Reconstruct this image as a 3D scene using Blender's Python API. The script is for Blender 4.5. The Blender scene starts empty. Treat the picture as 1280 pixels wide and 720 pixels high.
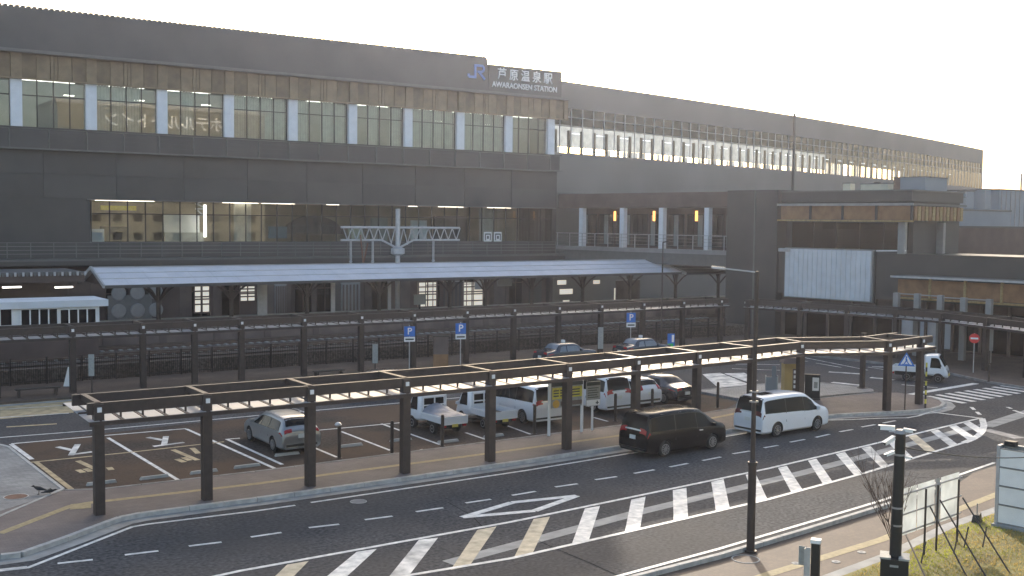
import bpy, bmesh, math, random
from mathutils import Vector, Matrix
from math import sin, cos, pi, radians
random.seed(7)
SC = bpy.context.scene
COL = SC.collection

# ------------------------------------------------------------------ camera
FPX, PITCH, ROLL, HEAD, CAMH = 1380.0, radians(3.45), radians(0.6), radians(55.6), 10.0
_F = Vector((cos(HEAD)*cos(PITCH), sin(HEAD)*cos(PITCH), -sin(PITCH)))
_R0 = Vector((sin(HEAD), -cos(HEAD), 0)); _D0 = _F.cross(_R0)
_R = _R0*cos(ROLL) - _D0*sin(ROLL); _D = _R0*sin(ROLL) + _D0*cos(ROLL)
CP = Vector((0, 0, CAMH))
cam_d = bpy.data.cameras.new('camera'); cam = bpy.data.objects.new('camera', cam_d); COL.objects.link(cam)
cam_d.sensor_width = 36; cam_d.lens = 36*FPX/1280; cam_d.clip_start = 0.1; cam_d.clip_end = 6000
cam.matrix_world = Matrix(((_R.x, -_D.x, -_F.x, 0), (_R.y, -_D.y, -_F.y, 0), (_R.z, -_D.z, -_F.z, CAMH), (0, 0, 0, 1)))
SC.camera = cam

# ------------------------------------------------------------------ sky, sun, exposure
SUN_AZ, SUN_EL = radians(54.5), radians(16.6)          # azimuth from +X, elevation
w = bpy.data.worlds.new('World'); SC.world = w; w.use_nodes = True
wt = w.node_tree; wt.nodes.clear()
sky = wt.nodes.new('ShaderNodeTexSky'); sky.sky_type = 'NISHITA'; sky.sun_disc = False
sky.sun_elevation = SUN_EL; sky.sun_rotation = pi/2 - SUN_AZ
sky.air_density = 1.0; sky.dust_density = 4.0; sky.ozone_density = 0.6
bg = wt.nodes.new('ShaderNodeBackground'); bg.inputs[1].default_value = 0.15
wo = wt.nodes.new('ShaderNodeOutputWorld')
wt.links.new(sky.outputs[0], bg.inputs[0]); wt.links.new(bg.outputs[0], wo.inputs[0])
sl = bpy.data.lights.new('sun', 'SUN'); sl.energy = 2.0; sl.angle = radians(0.55); sl.color = (1.0, 0.90, 0.77)
sun = bpy.data.objects.new('sun', sl); COL.objects.link(sun)
sd = Vector((cos(SUN_AZ)*cos(SUN_EL), sin(SUN_AZ)*cos(SUN_EL), sin(SUN_EL)))
sun.rotation_euler = sd.to_track_quat('Z', 'Y').to_euler(); sun.location = (60, 80, 120)
SC.view_settings.view_transform = 'Standard'; SC.view_settings.look = 'None'
SC.view_settings.exposure = 1.38; SC.view_settings.gamma = 1.0
SC.cycles.use_denoising = True
SC.cycles.max_bounces = 8; SC.cycles.transparent_max_bounces = 16

# ------------------------------------------------------------------ helpers
def ray(px, py): return _F + _R*((px-640)/FPX) + _D*((py-360)/FPX)
def g(px, py, z=0.0):
    d = ray(px, py); return CP + d*((z-CAMH)/d.z)
def onY(px, py, Y):
    d = ray(px, py); return CP + d*(Y/d.y)

MATS = {}
def mat(name, col, rough=0.6, metal=0.0, var=0.12, scale=2.0, bump=0.0, bscale=40.0, spec=0.5, tint=None, emit=None, detail=4, coat=0.0):
    if name in MATS: return MATS[name]
    m = bpy.data.materials.new(name); m.use_nodes = True
    nt = m.node_tree; b = nt.nodes['Principled BSDF']
    b.inputs['Roughness'].default_value = rough; b.inputs['Metallic'].default_value = metal
    b.inputs['Specular IOR Level'].default_value = spec; b.inputs['Coat Weight'].default_value = coat
    b.inputs['Coat Roughness'].default_value = 0.06
    geo = nt.nodes.new('ShaderNodeNewGeometry')
    if var > 0:
        n = nt.nodes.new('ShaderNodeTexNoise'); n.inputs['Scale'].default_value = scale; n.inputs['Detail'].default_value = detail
        nt.links.new(geo.outputs['Position'], n.inputs['Vector'])
        r = nt.nodes.new('ShaderNodeValToRGB')
        t = tint or col
        r.color_ramp.elements[0].position = 0.3; r.color_ramp.elements[1].position = 0.72
        r.color_ramp.elements[0].color = (*[max(0, c*(1-var)) for c in col], 1)
        r.color_ramp.elements[1].color = (*[min(1, c*(1+var)) for c in t], 1)
        nt.links.new(n.outputs['Fac'], r.inputs['Fac']); nt.links.new(r.outputs['Color'], b.inputs['Base Color'])
    else: b.inputs['Base Color'].default_value = (*col, 1)
    if bump > 0:
        n2 = nt.nodes.new('ShaderNodeTexNoise'); n2.inputs['Scale'].default_value = bscale; n2.inputs['Detail'].default_value = 3
        nt.links.new(geo.outputs['Position'], n2.inputs['Vector'])
        bp = nt.nodes.new('ShaderNodeBump'); bp.inputs['Strength'].default_value = bump; bp.inputs['Distance'].default_value = 0.02
        nt.links.new(n2.outputs['Fac'], bp.inputs['Height']); nt.links.new(bp.outputs['Normal'], b.inputs['Normal'])
    if emit:
        b.inputs['Emission Color'].default_value = (*emit[0], 1); b.inputs['Emission Strength'].default_value = emit[1]
    MATS[name] = m; return m

def asphalt(name, c1, c2, stain=None, stain_amt=0.0, seed=0.0):
    m = bpy.data.materials.new(name); m.use_nodes = True; MATS[name] = m
    nt = m.node_tree; b = nt.nodes['Principled BSDF']; L = nt.links.new; N = nt.nodes.new
    geo = N('ShaderNodeNewGeometry')
    mp = N('ShaderNodeMapping'); mp.inputs['Location'].default_value = (seed, seed*2, 0); L(geo.outputs['Position'], mp.inputs['Vector'])
    n1 = N('ShaderNodeTexNoise'); n1.inputs['Scale'].default_value = 0.35; n1.inputs['Detail'].default_value = 6; L(mp.outputs[0], n1.inputs['Vector'])
    n2 = N('ShaderNodeTexNoise'); n2.inputs['Scale'].default_value = 8; n2.inputs['Detail'].default_value = 4; L(mp.outputs[0], n2.inputs['Vector'])
    r1 = N('ShaderNodeValToRGB'); r1.color_ramp.elements[0].position = 0.32; r1.color_ramp.elements[1].position = 0.7
    r1.color_ramp.elements[0].color = (*c1, 1); r1.color_ramp.elements[1].color = (*c2, 1); L(n1.outputs['Fac'], r1.inputs['Fac'])
    mx = N('ShaderNodeMixRGB'); mx.blend_type = 'OVERLAY'; mx.inputs[0].default_value = 0.85
    r2 = N('ShaderNodeValToRGB'); r2.color_ramp.elements[0].position = 0.3; r2.color_ramp.elements[1].position = 0.7
    r2.color_ramp.elements[0].color = (.2, .2, .2, 1); r2.color_ramp.elements[1].color = (.8, .8, .8, 1); L(n2.outputs['Fac'], r2.inputs['Fac'])
    L(r1.outputs[0], mx.inputs[1]); L(r2.outputs[0], mx.inputs[2]); out = mx.outputs[0]
    if stain:
        n3 = N('ShaderNodeTexNoise'); n3.inputs['Scale'].default_value = 0.22; n3.inputs['Detail'].default_value = 5; L(mp.outputs[0], n3.inputs['Vector'])
        r3 = N('ShaderNodeValToRGB'); r3.color_ramp.elements[0].position = 0.42; r3.color_ramp.elements[1].position = 0.6
        r3.color_ramp.elements[0].color = (0, 0, 0, 1); r3.color_ramp.elements[1].color = (stain_amt,)*3+(1,); L(n3.outputs['Fac'], r3.inputs['Fac'])
        m3 = N('ShaderNodeMixRGB'); L(r3.outputs[0], m3.inputs[0]); L(out, m3.inputs[1]); m3.inputs[2].default_value = (*stain, 1); out = m3.outputs[0]
    L(out, b.inputs['Base Color']); b.inputs['Roughness'].default_value = 0.92; b.inputs['Specular IOR Level'].default_value = 0.1
    n4 = N('ShaderNodeTexNoise'); n4.inputs['Scale'].default_value = 13; n4.inputs['Detail'].default_value = 3; L(mp.outputs[0], n4.inputs['Vector'])
    bp = N('ShaderNodeBump'); bp.inputs['Strength'].default_value = 0.55; bp.inputs['Distance'].default_value = 0.03; L(n4.outputs['Fac'], bp.inputs['Height']); L(bp.outputs[0], b.inputs['Normal'])
    return m

def brickpave(name, c1, c2, mortar, size=0.22, rot=0.0):
    m = bpy.data.materials.new(name); m.use_nodes = True; MATS[name] = m
    nt = m.node_tree; b = nt.nodes['Principled BSDF']; L = nt.links.new; N = nt.nodes.new
    geo = N('ShaderNodeNewGeometry'); mp = N('ShaderNodeMapping'); mp.inputs['Rotation'].default_value = (0, 0, rot); L(geo.outputs['Position'], mp.inputs['Vector'])
    br = N('ShaderNodeTexBrick'); br.inputs['Scale'].default_value = 1.0; br.inputs['Brick Width'].default_value = size; br.inputs['Row Height'].default_value = size/2
    br.inputs['Mortar Size'].default_value = 0.006; br.inputs['Color1'].default_value = (*c1, 1); br.inputs['Color2'].default_value = (*c2, 1); br.inputs['Mortar'].default_value = (*mortar, 1)
    L(mp.outputs[0], br.inputs['Vector'])
    n1 = N('ShaderNodeTexNoise'); n1.inputs['Scale'].default_value = 0.6; n1.inputs['Detail'].default_value = 6; L(geo.outputs['Position'], n1.inputs['Vector'])
    r2 = N('ShaderNodeValToRGB'); r2.color_ramp.elements[0].color = (.32, .32, .32, 1); r2.color_ramp.elements[1].color = (.68, .68, .66, 1); r2.color_ramp.elements[0].position = .3; r2.color_ramp.elements[1].position = .7; L(n1.outputs['Fac'], r2.inputs['Fac'])
    mx = N('ShaderNodeMixRGB'); mx.blend_type = 'OVERLAY'; mx.inputs[0].default_value = 0.6; L(br.outputs['Color'], mx.inputs[1]); L(r2.outputs[0], mx.inputs[2])
    L(mx.outputs[0], b.inputs['Base Color']); b.inputs['Roughness'].default_value = 0.8
    bp = N('ShaderNodeBump'); bp.inputs['Strength'].default_value = 0.3; bp.inputs['Distance'].default_value = 0.01; bp.invert = True; L(br.outputs['Fac'], bp.inputs['Height']); L(bp.outputs[0], b.inputs['Normal'])
    return m

def glassmat(name, tint=(.6, .65, .66), ior=1.5, rough=0.0, opac=0.0, dark=(.03, .03, .03)):
    m = bpy.data.materials.new(name); m.use_nodes = True; MATS[name] = m
    nt = m.node_tree; nt.nodes.clear(); L = nt.links.new; N = nt.nodes.new
    o = N('ShaderNodeOutputMaterial'); fr = N('ShaderNodeFresnel')
    ge = N('ShaderNodeNewGeometry'); ma = N('ShaderNodeMath'); ma.operation = 'MULTIPLY_ADD'; ma.inputs[1].default_value = 1/ior-ior; ma.inputs[2].default_value = ior   # same reflectance from either face of a thin pane
    L(ge.outputs['Backfacing'], ma.inputs[0]); L(ma.outputs[0], fr.inputs['IOR'])
    tr = N('ShaderNodeBsdfTransparent'); tr.inputs[0].default_value = (*tint, 1)
    gl = N('ShaderNodeBsdfGlossy'); gl.inputs['Roughness'].default_value = rough; gl.inputs[0].default_value = (1, 1, 1, 1)
    base = tr.outputs[0]
    if opac > 0:
        df = N('ShaderNodeBsdfDiffuse'); df.inputs[0].default_value = (*dark, 1)
        m0 = N('ShaderNodeMixShader'); m0.inputs[0].default_value = opac; L(tr.outputs[0], m0.inputs[1]); L(df.outputs[0], m0.inputs[2]); base = m0.outputs[0]
    mx = N('ShaderNodeMixShader'); L(fr.outputs[0], mx.inputs[0]); L(base, mx.inputs[1]); L(gl.outputs[0], mx.inputs[2]); L(mx.outputs[0], o.inputs['Surface'])
    return m

def frosted(name, col, tr=.7):
    m = bpy.data.materials.new(name); m.use_nodes = True; MATS[name] = m
    nt = m.node_tree; nt.nodes.clear(); N = nt.nodes.new
    o = N('ShaderNodeOutputMaterial'); d = N('ShaderNodeBsdfDiffuse'); t = N('ShaderNodeBsdfTranslucent'); x = N('ShaderNodeMixShader'); x.inputs[0].default_value = tr
    n = N('ShaderNodeTexNoise'); n.inputs['Scale'].default_value = 1.3; g_ = N('ShaderNodeNewGeometry'); nt.links.new(g_.outputs['Position'], n.inputs['Vector'])
    r = N('ShaderNodeValToRGB'); r.color_ramp.elements[0].position = .3; r.color_ramp.elements[1].position = .7; r.color_ramp.elements[0].color = (*[c*.75 for c in col], 1); r.color_ramp.elements[1].color = (*[min(1, c*1.2) for c in col], 1); nt.links.new(n.outputs['Fac'], r.inputs['Fac'])
    for b in (d, t): nt.links.new(r.outputs[0], b.inputs[0])
    nt.links.new(d.outputs[0], x.inputs[1]); nt.links.new(t.outputs[0], x.inputs[2]); nt.links.new(x.outputs[0], o.inputs['Surface']); return m

def emat(name, col, s):
    m = bpy.data.materials.new(name); m.use_nodes = True; MATS[name] = m
    b = m.node_tree.nodes['Principled BSDF']; b.inputs['Base Color'].default_value = (*col, 1)
    b.inputs['Emission Color'].default_value = (*col, 1); b.inputs['Emission Strength'].default_value = s
    return m

# --- the palette
asphalt('asphalt', (.062, .062, .066), (.092, .091, .093), (.09, .082, .076), .5)
asphalt('parking', (.045, .040, .037), (.078, .060, .050), (.105, .071, .049), .85, 3.0)
asphalt('ballast', (.10, .082, .070), (.17, .14, .12))
asphalt('terrain', (.05, .05, .048), (.08, .078, .07))
brickpave('brick_red', (.155, .128, .124), (.125, .104, .102), (.09, .08, .078))
brickpave('brick_warm', (.125, .088, .066), (.10, .072, .055), (.068, .056, .047))
brickpave('block_grey', (.27, .27, .265), (.20, .20, .20), (.10, .10, .10), .3, .785)
mat('white_paint', (.62, .62, .60), .7, var=.22, scale=3.5, tint=(.72, .70, .66))
mat('worn_paint', (.46, .46, .45), .75, var=.45, scale=1.6, tint=(.62, .6, .56))
mat('yellow_paint', (.42, .33, .19), .75, var=.35, scale=2)
mat('tactile', (.34, .275, .15), .8, var=.2, scale=6, bump=.4, bscale=60)
mat('concrete', (.30, .30, .29), .85, var=.22, scale=1.5, bump=.15)
mat('concrete_lt', (.42, .41, .39), .85, var=.18, scale=2)
mat('kerb', (.40, .39, .37), .85, var=.22, scale=4, bump=.15)
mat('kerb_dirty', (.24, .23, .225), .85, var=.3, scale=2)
mat('brown_steel', (.062, .047, .042), .5, .3, var=.15, scale=5)
mat('brown_lt', (.058, .048, .044), .5, .3, var=.12)
mat('dark_wall', (.064, .060, .057), .55, var=.12, scale=.5)
mat('dark_wall2', (.073, .069, .065), .55, var=.12, scale=.4)
mat('roof_dark', (.070, .068, .067), .5, .1, var=.15, scale=.35)
mat('ledge', (.135, .132, .13), .5, .1, var=.1)
mat('wood', (.175, .122, .066), .6, var=.22, scale=1.2)
mat('wood_lt', (.24, .172, .098), .6, var=.18, scale=1.4)
mat('wood_orange', (.24, .125, .055), .6, var=.22, scale=1.5)
mat('wood_gold', (.33, .23, .10), .6, var=.3, scale=6)
mat('white_col', (.76, .77, .80), .5, var=.05)
mat('grey_metal', (.30, .295, .29), .45, .2, var=.1)
mat('galv', (.46, .46, .47), .45, .2, var=.12, scale=4)
mat('wall_brown', (.105, .073, .062), .7, var=.25, scale=.6)
mat('wall_brown2', (.135, .10, .087), .7, var=.25, scale=.8)
mat('canopy_blue', (.62, .615, .65), .5, .0, var=.08, scale=.7)
mat('wing_grey', (.15, .145, .14), .55, .1, var=.12, scale=.15)
mat('wing_low', (.175, .168, .163), .55, .1, var=.12, scale=.15)
mat('frame_black', (.02, .02, .02), .5, var=0)
mat('white_metal', (.82, .82, .81), .45, .0, var=.06)
mat('mullion_lt', (.5, .51, .53), .5, .2, var=.05)
mat('interior_tan', (.34, .29, .235), .8, var=.2, scale=.5)
mat('interior_grey', (.30, .30, .28), .8, var=.15, scale=.6)
mat('curtain', (.50, .49, .45), .9, var=.12, scale=2)
mat('interior_dark', (.09, .08, .075), .8, var=.2)
mat('screen_white', (.66, .68, .71), .6, var=.08, scale=1)
mat('blue_sign', (.03, .16, .55), .4, var=.05)
mat('jr_blue', (.16, .27, .62), .4, var=.05)
mat('sign_white', (.80, .80, .80), .45, var=.03)
mat('sign_grey', (.30, .31, .30), .5, var=.15, scale=12)
mat('sign_yellow', (.62, .55, .08), .5, var=.15, scale=9)
mat('sign_orange', (.65, .38, .06), .5, var=.1)
mat('sign_dark', (.035, .045, .045), .5, var=.1)
mat('sign_green', (.02, .45, .12), .4, var=.05)
mat('sign_red', (.62, .03, .03), .4, var=.05)
mat('text_dark', (.06, .07, .06), .6, var=0)
mat('black_plastic', (.016, .016, .017), .5, var=.1)
mat('rubber', (.018, .018, .018), .85, var=.15)
mat('alloy', (.42, .42, .43), .3, .8, var=.05)
mat('car_white', (.72, .74, .77), .28, var=.02, coat=.6)
mat('car_black', (.005, .005, .0055), .22, var=.05, coat=.12, spec=.25)
mat('car_dark', (.028, .024, .030), .25, var=.05, coat=.8)
mat('car_silver', (.30, .31, .32), .32, .55, var=.04, coat=.5)
mat('car_taxi', (.035, .040, .055), .25, var=.05, coat=.7)
mat('car_glass', (.010, .010, .011), .05, var=0, spec=.15)
mat('tail_red', (.35, .02, .025), .2, var=0)
mat('lamp_clear', (.65, .66, .68), .15, .2, var=0)
mat('plate_white', (.66, .67, .64), .5, var=0)
mat('plate_yellow', (.62, .50, .10), .5, var=0)
mat('tarp', (.20, .21, .245), .55, var=.25, scale=3, bump=.6, bscale=4)
mat('machine_tan', (.45, .32, .12), .5, var=.1)
mat('bark', (.09, .06, .045), .9, var=.2, scale=8)
mat('grass_soil', (.21, .165, .075), .95, var=.35, scale=1.2, tint=(.22, .20, .06), bump=.8, bscale=25)
mat('rust', (.16, .08, .05), .8, var=.3, scale=6)
mat('insul', (.45, .45, .46), .3, var=.1)
mat('rail_steel', (.16, .12, .10), .4, .7, var=.2)
mat('panel_cool', (.25, .28, .31), .6, .1, var=.1, scale=.3)
mat('beige_box', (.55, .53, .42), .6, var=.1)
glassmat('glass', (.86, .90, .88), 1.8)
glassmat('glass_clear', (.84, .87, .86), 1.42)
glassmat('glass_dark', (.22, .23, .23), 1.5)
glassmat('glass_wing', (.95, .96, .97), 1.35)
glassmat('glass_roof', (.8, .82, .84), 1.4, .3, .86, (.42, .43, .45))
frosted('frosted_glass', (.24,.285,.34), .85)
mat('tan_paint', (.50, .43, .31), .75, var=.3, scale=2.5)
mat('tar', (.034, .034, .034), 1.0, var=.2, spec=.0)
frosted('board_white', (.62,.66,.66), .4)
mat('platform_brown', (.17, .128, .113), .8, var=.25, scale=.7)
mat('picket', (.030, .024, .022), .6, .2, var=.1)
mat('lamp_dark', (.10, .018, .02), .2, var=0)
mat('olive_band', (.16, .14, .09), .7, var=.1)
mat('feather', (.012, .012, .015), .55, var=.1)
mat('taxi_glass', (.16, .19, .23), .12, var=.1, spec=.5)
emat('tube_light', (1, .95, .86), 2.4)
emat('tube_dim', (.9, .95, 1), .9)
emat('tube_warm', (1, .88, .7), 3.0)
emat('opening_glow', (1.0, .92, .78), .2)  # emission imitating daylight through openings, shared with the lit rooms
mat('roundel_grey', (.15, .145, .14), .5, var=.15)
mat('bed_dark', (.06, .06, .065), .6, var=.2)
mat('wheel_alloy', (.20, .20, .205), .35, .3, var=0)
emat('amber_lamp', (1, .5, .12), 1.1)

class MB:
    def __init__(s): s.v = []; s.f = []
    def add(s, vs, fs):
        o = len(s.v); s.v += [tuple(p) for p in vs]; s.f += [tuple(i+o for i in q) for q in fs]; return s
    def box(s, x0, x1, y0, y1, z0, z1):
        return s.add([(x0,y0,z0),(x1,y0,z0),(x1,y1,z0),(x0,y1,z0),(x0,y0,z1),(x1,y0,z1),(x1,y1,z1),(x0,y1,z1)], [(0,3,2,1),(4,5,6,7),(0,1,5,4),(1,2,6,5),(2,3,7,6),(3,0,4,7)])
    def hexa(s, b, t):  # bottom quad ccw, top quad ccw
        return s.add(list(b)+list(t), [(0,3,2,1),(4,5,6,7),(0,1,5,4),(1,2,6,5),(2,3,7,6),(3,0,4,7)])
    def bar(s, p, q, wd, ht, up=(0,0,1)):
        p, q = Vector(p), Vector(q); d = (q-p).normalized(); u = Vector(up)
        if abs(d.dot(u)) > .99: u = Vector((1,0,0))
        r = d.cross(u).normalized()*(wd/2); u = r.cross(d).normalized()*(ht/2)
        return s.add([p-r-u,p+r-u,p+r+u,p-r+u,q-r-u,q+r-u,q+r+u,q-r+u], [(0,1,2,3),(7,6,5,4),(0,4,5,1),(1,5,6,2),(2,6,7,3),(3,7,4,0)])
    def tube(s, p, q, r, n=8, r2=None):
        p, q = Vector(p), Vector(q); d = (q-p).normalized(); r2 = r if r2 is None else r2
        a = Vector((1,0,0)) if abs(d.x) < .8 else Vector((0,1,0)); u = d.cross(a).normalized(); w_ = d.cross(u)
        vs = [p+(u*cos(2*pi*i/n)+w_*sin(2*pi*i/n))*r for i in range(n)]+[q+(u*cos(2*pi*i/n)+w_*sin(2*pi*i/n))*r2 for i in range(n)]
        return s.add(vs, [(i,(i+1)%n,n+(i+1)%n,n+i) for i in range(n)]+[tuple(range(n-1,-1,-1)), tuple(range(n,2*n))])
    def prism(s, pts, z0, z1):
        n = len(pts); vs = [(p[0],p[1],z0) for p in pts]+[(p[0],p[1],z1) for p in pts]
        return s.add(vs, [tuple(range(n-1,-1,-1)), tuple(range(n,2*n))]+[(i,(i+1)%n,n+(i+1)%n,n+i) for i in range(n)])
    def sheet(s, pts): return s.add([tuple(p) for p in pts], [tuple(range(len(pts)))])
    def lathe(s, prof, n=20, axis='y', c=(0,0,0)):
        vs = []; fs = []
        for (r, h) in prof:
            for i in range(n):
                a = 2*pi*i/n
                vs.append((c[0]+r*cos(a), c[1]+h, c[2]+r*sin(a)) if axis == 'y' else (c[0]+r*cos(a), c[1]+r*sin(a), c[2]+h))
        for j in range(len(prof)-1):
            for i in range(n): fs.append((j*n+i, j*n+(i+1)%n, (j+1)*n+(i+1)%n, (j+1)*n+i))
        fs.append(tuple(range(n))); fs.append(tuple(range(len(prof)*n-1, (len(prof)-1)*n-1, -1)))
        return s.add(vs, fs)
    def data(s, name, m, smooth=False):
        me = bpy.data.meshes.new(name); me.from_pydata(s.v, [], s.f); me.materials.append(MATS[m]); 
        bm = bmesh.new(); bm.from_mesh(me); bmesh.ops.recalc_face_normals(bm, faces=bm.faces); bm.to_mesh(me); bm.free()
        if smooth:
            me.polygons.foreach_set('use_smooth', [True]*len(me.polygons)); 
            me.set_sharp_from_angle(angle=radians(38))
        me.update(); return me
    def build(s, name, m, parent=None, local=False, smooth=False):
        return put(name, s.data(name, m, smooth), (0,0,0), 0, parent, local)

def put(name, me, loc=(0,0,0), rz=0.0, parent=None, local=False):
    o = bpy.data.objects.new(name, me); COL.objects.link(o); l = Vector(loc)
    if parent is not None:
        o.parent = parent
        if not local:
            b = Vector((0,0,0)); p = parent
            while p is not None: b += p.location; p = p.parent
            l = l - b
    o.location = l; o.rotation_euler = (0,0,rz); return o
def tag(o, label=None, cat=None, group=None, kind=None):
    if label: o['label'] = label
    if cat: o['category'] = cat
    if group: o['group'] = group
    if kind: o['kind'] = kind
    return o
def thing(name, label, cat, loc=(0,0,0), rz=0.0, group=None):
    o = bpy.data.objects.new(name, None); COL.objects.link(o); o.location = loc; o.rotation_euler = (0,0,rz); o.empty_display_size = .3
    return tag(o, label, cat, group)
def dup(root, loc, rz, label=None, group=None):
    r = root.copy(); COL.objects.link(r); r.location = loc; r.rotation_euler = (0,0,rz)
    if label: r['label'] = label
    if group: r['group'] = group
    for ch in list(root.children):
        c = ch.copy(); COL.objects.link(c); c.parent = r
        for gch in ch.children:
            d = gch.copy(); COL.objects.link(d); d.parent = c
    return r
def B(name, m, parent, *a, local=False): return MB().box(*a).build(name, m, parent, local)
def textmesh(txt, size, m, depth=.02, align='CENTER', sx=1.0):
    cu = bpy.data.curves.new('t', 'FONT'); cu.body = txt; cu.size = size; cu.extrude = depth; cu.align_x = align; cu.align_y = 'CENTER'; cu.resolution_u = 3
    cu.offset = size*.012
    o = bpy.data.objects.new('t', cu); COL.objects.link(o)
    dg = bpy.context.evaluated_depsgraph_get(); me = bpy.data.meshes.new_from_object(o.evaluated_get(dg))
    bpy.data.objects.remove(o); bpy.data.curves.remove(cu); me.materials.clear(); me.materials.append(MATS[m])
    for v in me.vertices: v.co.x *= sx
    return me
def put_text(name, txt, size, m, pos, right, up, parent, local=False, sx=1.0, depth=.02):
    me = textmesh(txt, size, m, depth, sx=sx); r = Vector(right).normalized(); u = Vector(up).normalized(); n = r.cross(u)
    me.transform(Matrix(((r.x,u.x,n.x,pos[0]),(r.y,u.y,n.y,pos[1]),(r.z,u.z,n.z,pos[2]),(0,0,0,1))))
    me.name = name
    return put(name, me, (0,0,0), 0, parent, local)

# ================================================================== SETTING
B('ground', 'terrain', None, -2500, 2500, -2500, 2500, -.6, -.02); o = bpy.data.objects['ground']; tag(o, kind='structure')
road = tag(MB().sheet([(-60,8,0),(140,8,0),(140,69.5,0),(-60,69.5,0)]).build('road', 'asphalt'), kind='structure')
railway = tag(MB().prism([(-60,70.2),(140,70.2),(140,94.9),(-60,94.9)], -.015, .9).build('track_bed', 'ballast'), kind='structure')

def stroke_pts(pts, w, z):
    pts = [Vector((p[0], p[1], 0)) for p in pts]; L = []; R = []
    for i, p in enumerate(pts):
        if i == 0: d = (pts[1]-p).normalized(); k = 1
        elif i == len(pts)-1: d = (p-pts[i-1]).normalized(); k = 1
        else:
            a = (p-pts[i-1]).normalized(); b = (pts[i+1]-p).normalized(); d = (a+b).normalized(); k = 1/max(.5, d.dot(a))
        n = Vector((-d.y, d.x, 0))*(w/2*k); L.append(p+n); R.append(p-n)
    m = MB()
    for i in range(len(pts)-1):
        m.sheet([(L[i].x,L[i].y,z),(R[i].x,R[i].y,z),(R[i+1].x,R[i+1].y,z),(L[i+1].x,L[i+1].y,z)])
    return m
def mark(name, pix, w, z=.012, m='white_paint', parent=None, world=False):
    pts = pix if world else [g(*p) for p in pix]
    return stroke_pts(pts, w, z).build(name, m, parent or road)
def quadmark(name, pix, z=.012, m='white_paint', parent=None):
    return MB().sheet([(*g(*p)[:2], z) for p in pix]).build(name, m, parent or road)

# parking lot surface
PK = [g(14,555), g(79,616), g(125,616), g(320,594), g(581,560), g(772,536), g(900,516), g(922,503), g(876,492), g(700,490), g(480,507), g(233,530)]
parking = tag(MB().sheet([(p.x,p.y,.005) for p in PK]).build('parking_lot', 'parking'), kind='structure')
apron = MB().sheet([(*g(0,505)[:2],.006),(*g(92,498)[:2],.006),(*g(92,516)[:2],.006),(*g(0,524)[:2],.006)]).build('bus_bay_surface', 'yellow_paint', road)

# --- front sidewalk, island, corner paving, back sidewalk, near sidewalk
KT = [(-6,34.7),(5.65,34.63),(6.15,34.54),(7.6,35.5),(8.9,36.45),(9.6,36.95),(10.4,37.12),(12,37.08),(14.4,37.0),(20,37.0),(26.3,37.08),(31.2,37.27),(36,37.45),(41,37.6),(44.5,37.75),(46.3,37.65),(48.2,37.1),(49.7,36.6),(51,36.25),(52.2,36.12),(53.4,36.35),(54.4,36.85),(55.2,37.6),(55.6,38.4),(55.7,39.3)]
INN = [(55.5,40.6),(54.6,41.2),(45.6,41.7),(41.9,41.5),(34.3,40.95),(25.6,40.9),(15.9,40.8),(10.1,41.05),(8.94,41.6),(5.9,39.3),(-6,34.9)]
SW = tag(MB().prism([(p[0],p[1]) for p in KT]+INN, -.01, .125).build('sidewalk', 'brick_red'), kind='structure')
def kerb_run(pts, wd, h, stone, parent, m='kerb', name='kerb_stone', z0=-.015):
    pts = [Vector((p[0],p[1],0)) for p in pts]; prev = None
    for i in range(len(pts)-1):
        a, b = pts[i], pts[i+1]; L = (b-a).length; n = max(1, round(L/stone)); d = (b-a)/n; u = d.normalized()*.012
        for k in range(n):
            p = a+d*k+u; q = a+d*(k+1)-u; zz = z0+(h-z0)/2
            MB().bar((p.x,p.y,zz),(q.x,q.y,zz), wd, h-z0+random.uniform(-.004,.004)).build(name, m, parent)
def offs(pts, o):
    r = []
    for i, p in enumerate(pts):
        a = Vector(pts[max(0,i-1)][:2]); b = Vector(pts[min(len(pts)-1,i+1)][:2]); d = (b-a).normalized(); r.append((p[0]-d.y*o, p[1]+d.x*o))
    return r
front_kerb = bpy.data.objects.new('kerb', None); COL.objects.link(front_kerb); tag(front_kerb, kind='structure')
kerb_run(offs(KT, -.10), .19, .15, 1.25, front_kerb)
m = MB(); og = offs(KT[1:], -.2); ig = offs(KT[1:], -.72)
for i in range(len(og)-1): m.sheet([(*og[i],.009),(*og[i+1],.009),(*ig[i+1],.009),(*ig[i],.009)])
m.build('gutter', 'concrete', road)
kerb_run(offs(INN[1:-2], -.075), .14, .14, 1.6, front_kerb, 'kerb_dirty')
# tactile strip down the middle of the sidewalk
TS = [g(0,667,.12), g(88,633,.12), g(110,629,.12), g(320,605,.12), g(581,571,.12), g(772,545,.12), g(905,520,.12), g(960,508,.12)]
m = stroke_pts([(p.x,p.y) for p in TS], .30, .131); m.build('tactile_strip', 'tactile', SW)
stroke_pts([(p.x,p.y) for p in (g(88,634,.12), g(114,632,.12))], .75, .133).build('tactile_strip', 'tactile', SW)
ISL = [(45.65,42.0),(49,42.05),(52,41.9),(54.5,41.5),(55.35,42.2),(55.5,44),(54.6,46.2),(51,47.3),(46.1,47.4),(45.6,46.9)]
isl = tag(MB().prism(ISL, -.012, .13).build('traffic_island', 'block_grey'), kind='structure')
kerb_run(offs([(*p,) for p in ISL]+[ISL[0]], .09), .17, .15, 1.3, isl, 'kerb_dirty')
CPV = [g(-70,556), g(0,559), g(11,562), g(46,590), g(79,615.5), g(-70,680)]
cpv = tag(MB().prism([(p.x,p.y) for p in CPV], -.013, .12).build('pavement', 'block_grey'), kind='structure')
kerb_run([(p.x,p.y) for p in CPV], .13, .14, 1.4, cpv, 'kerb')
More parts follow.
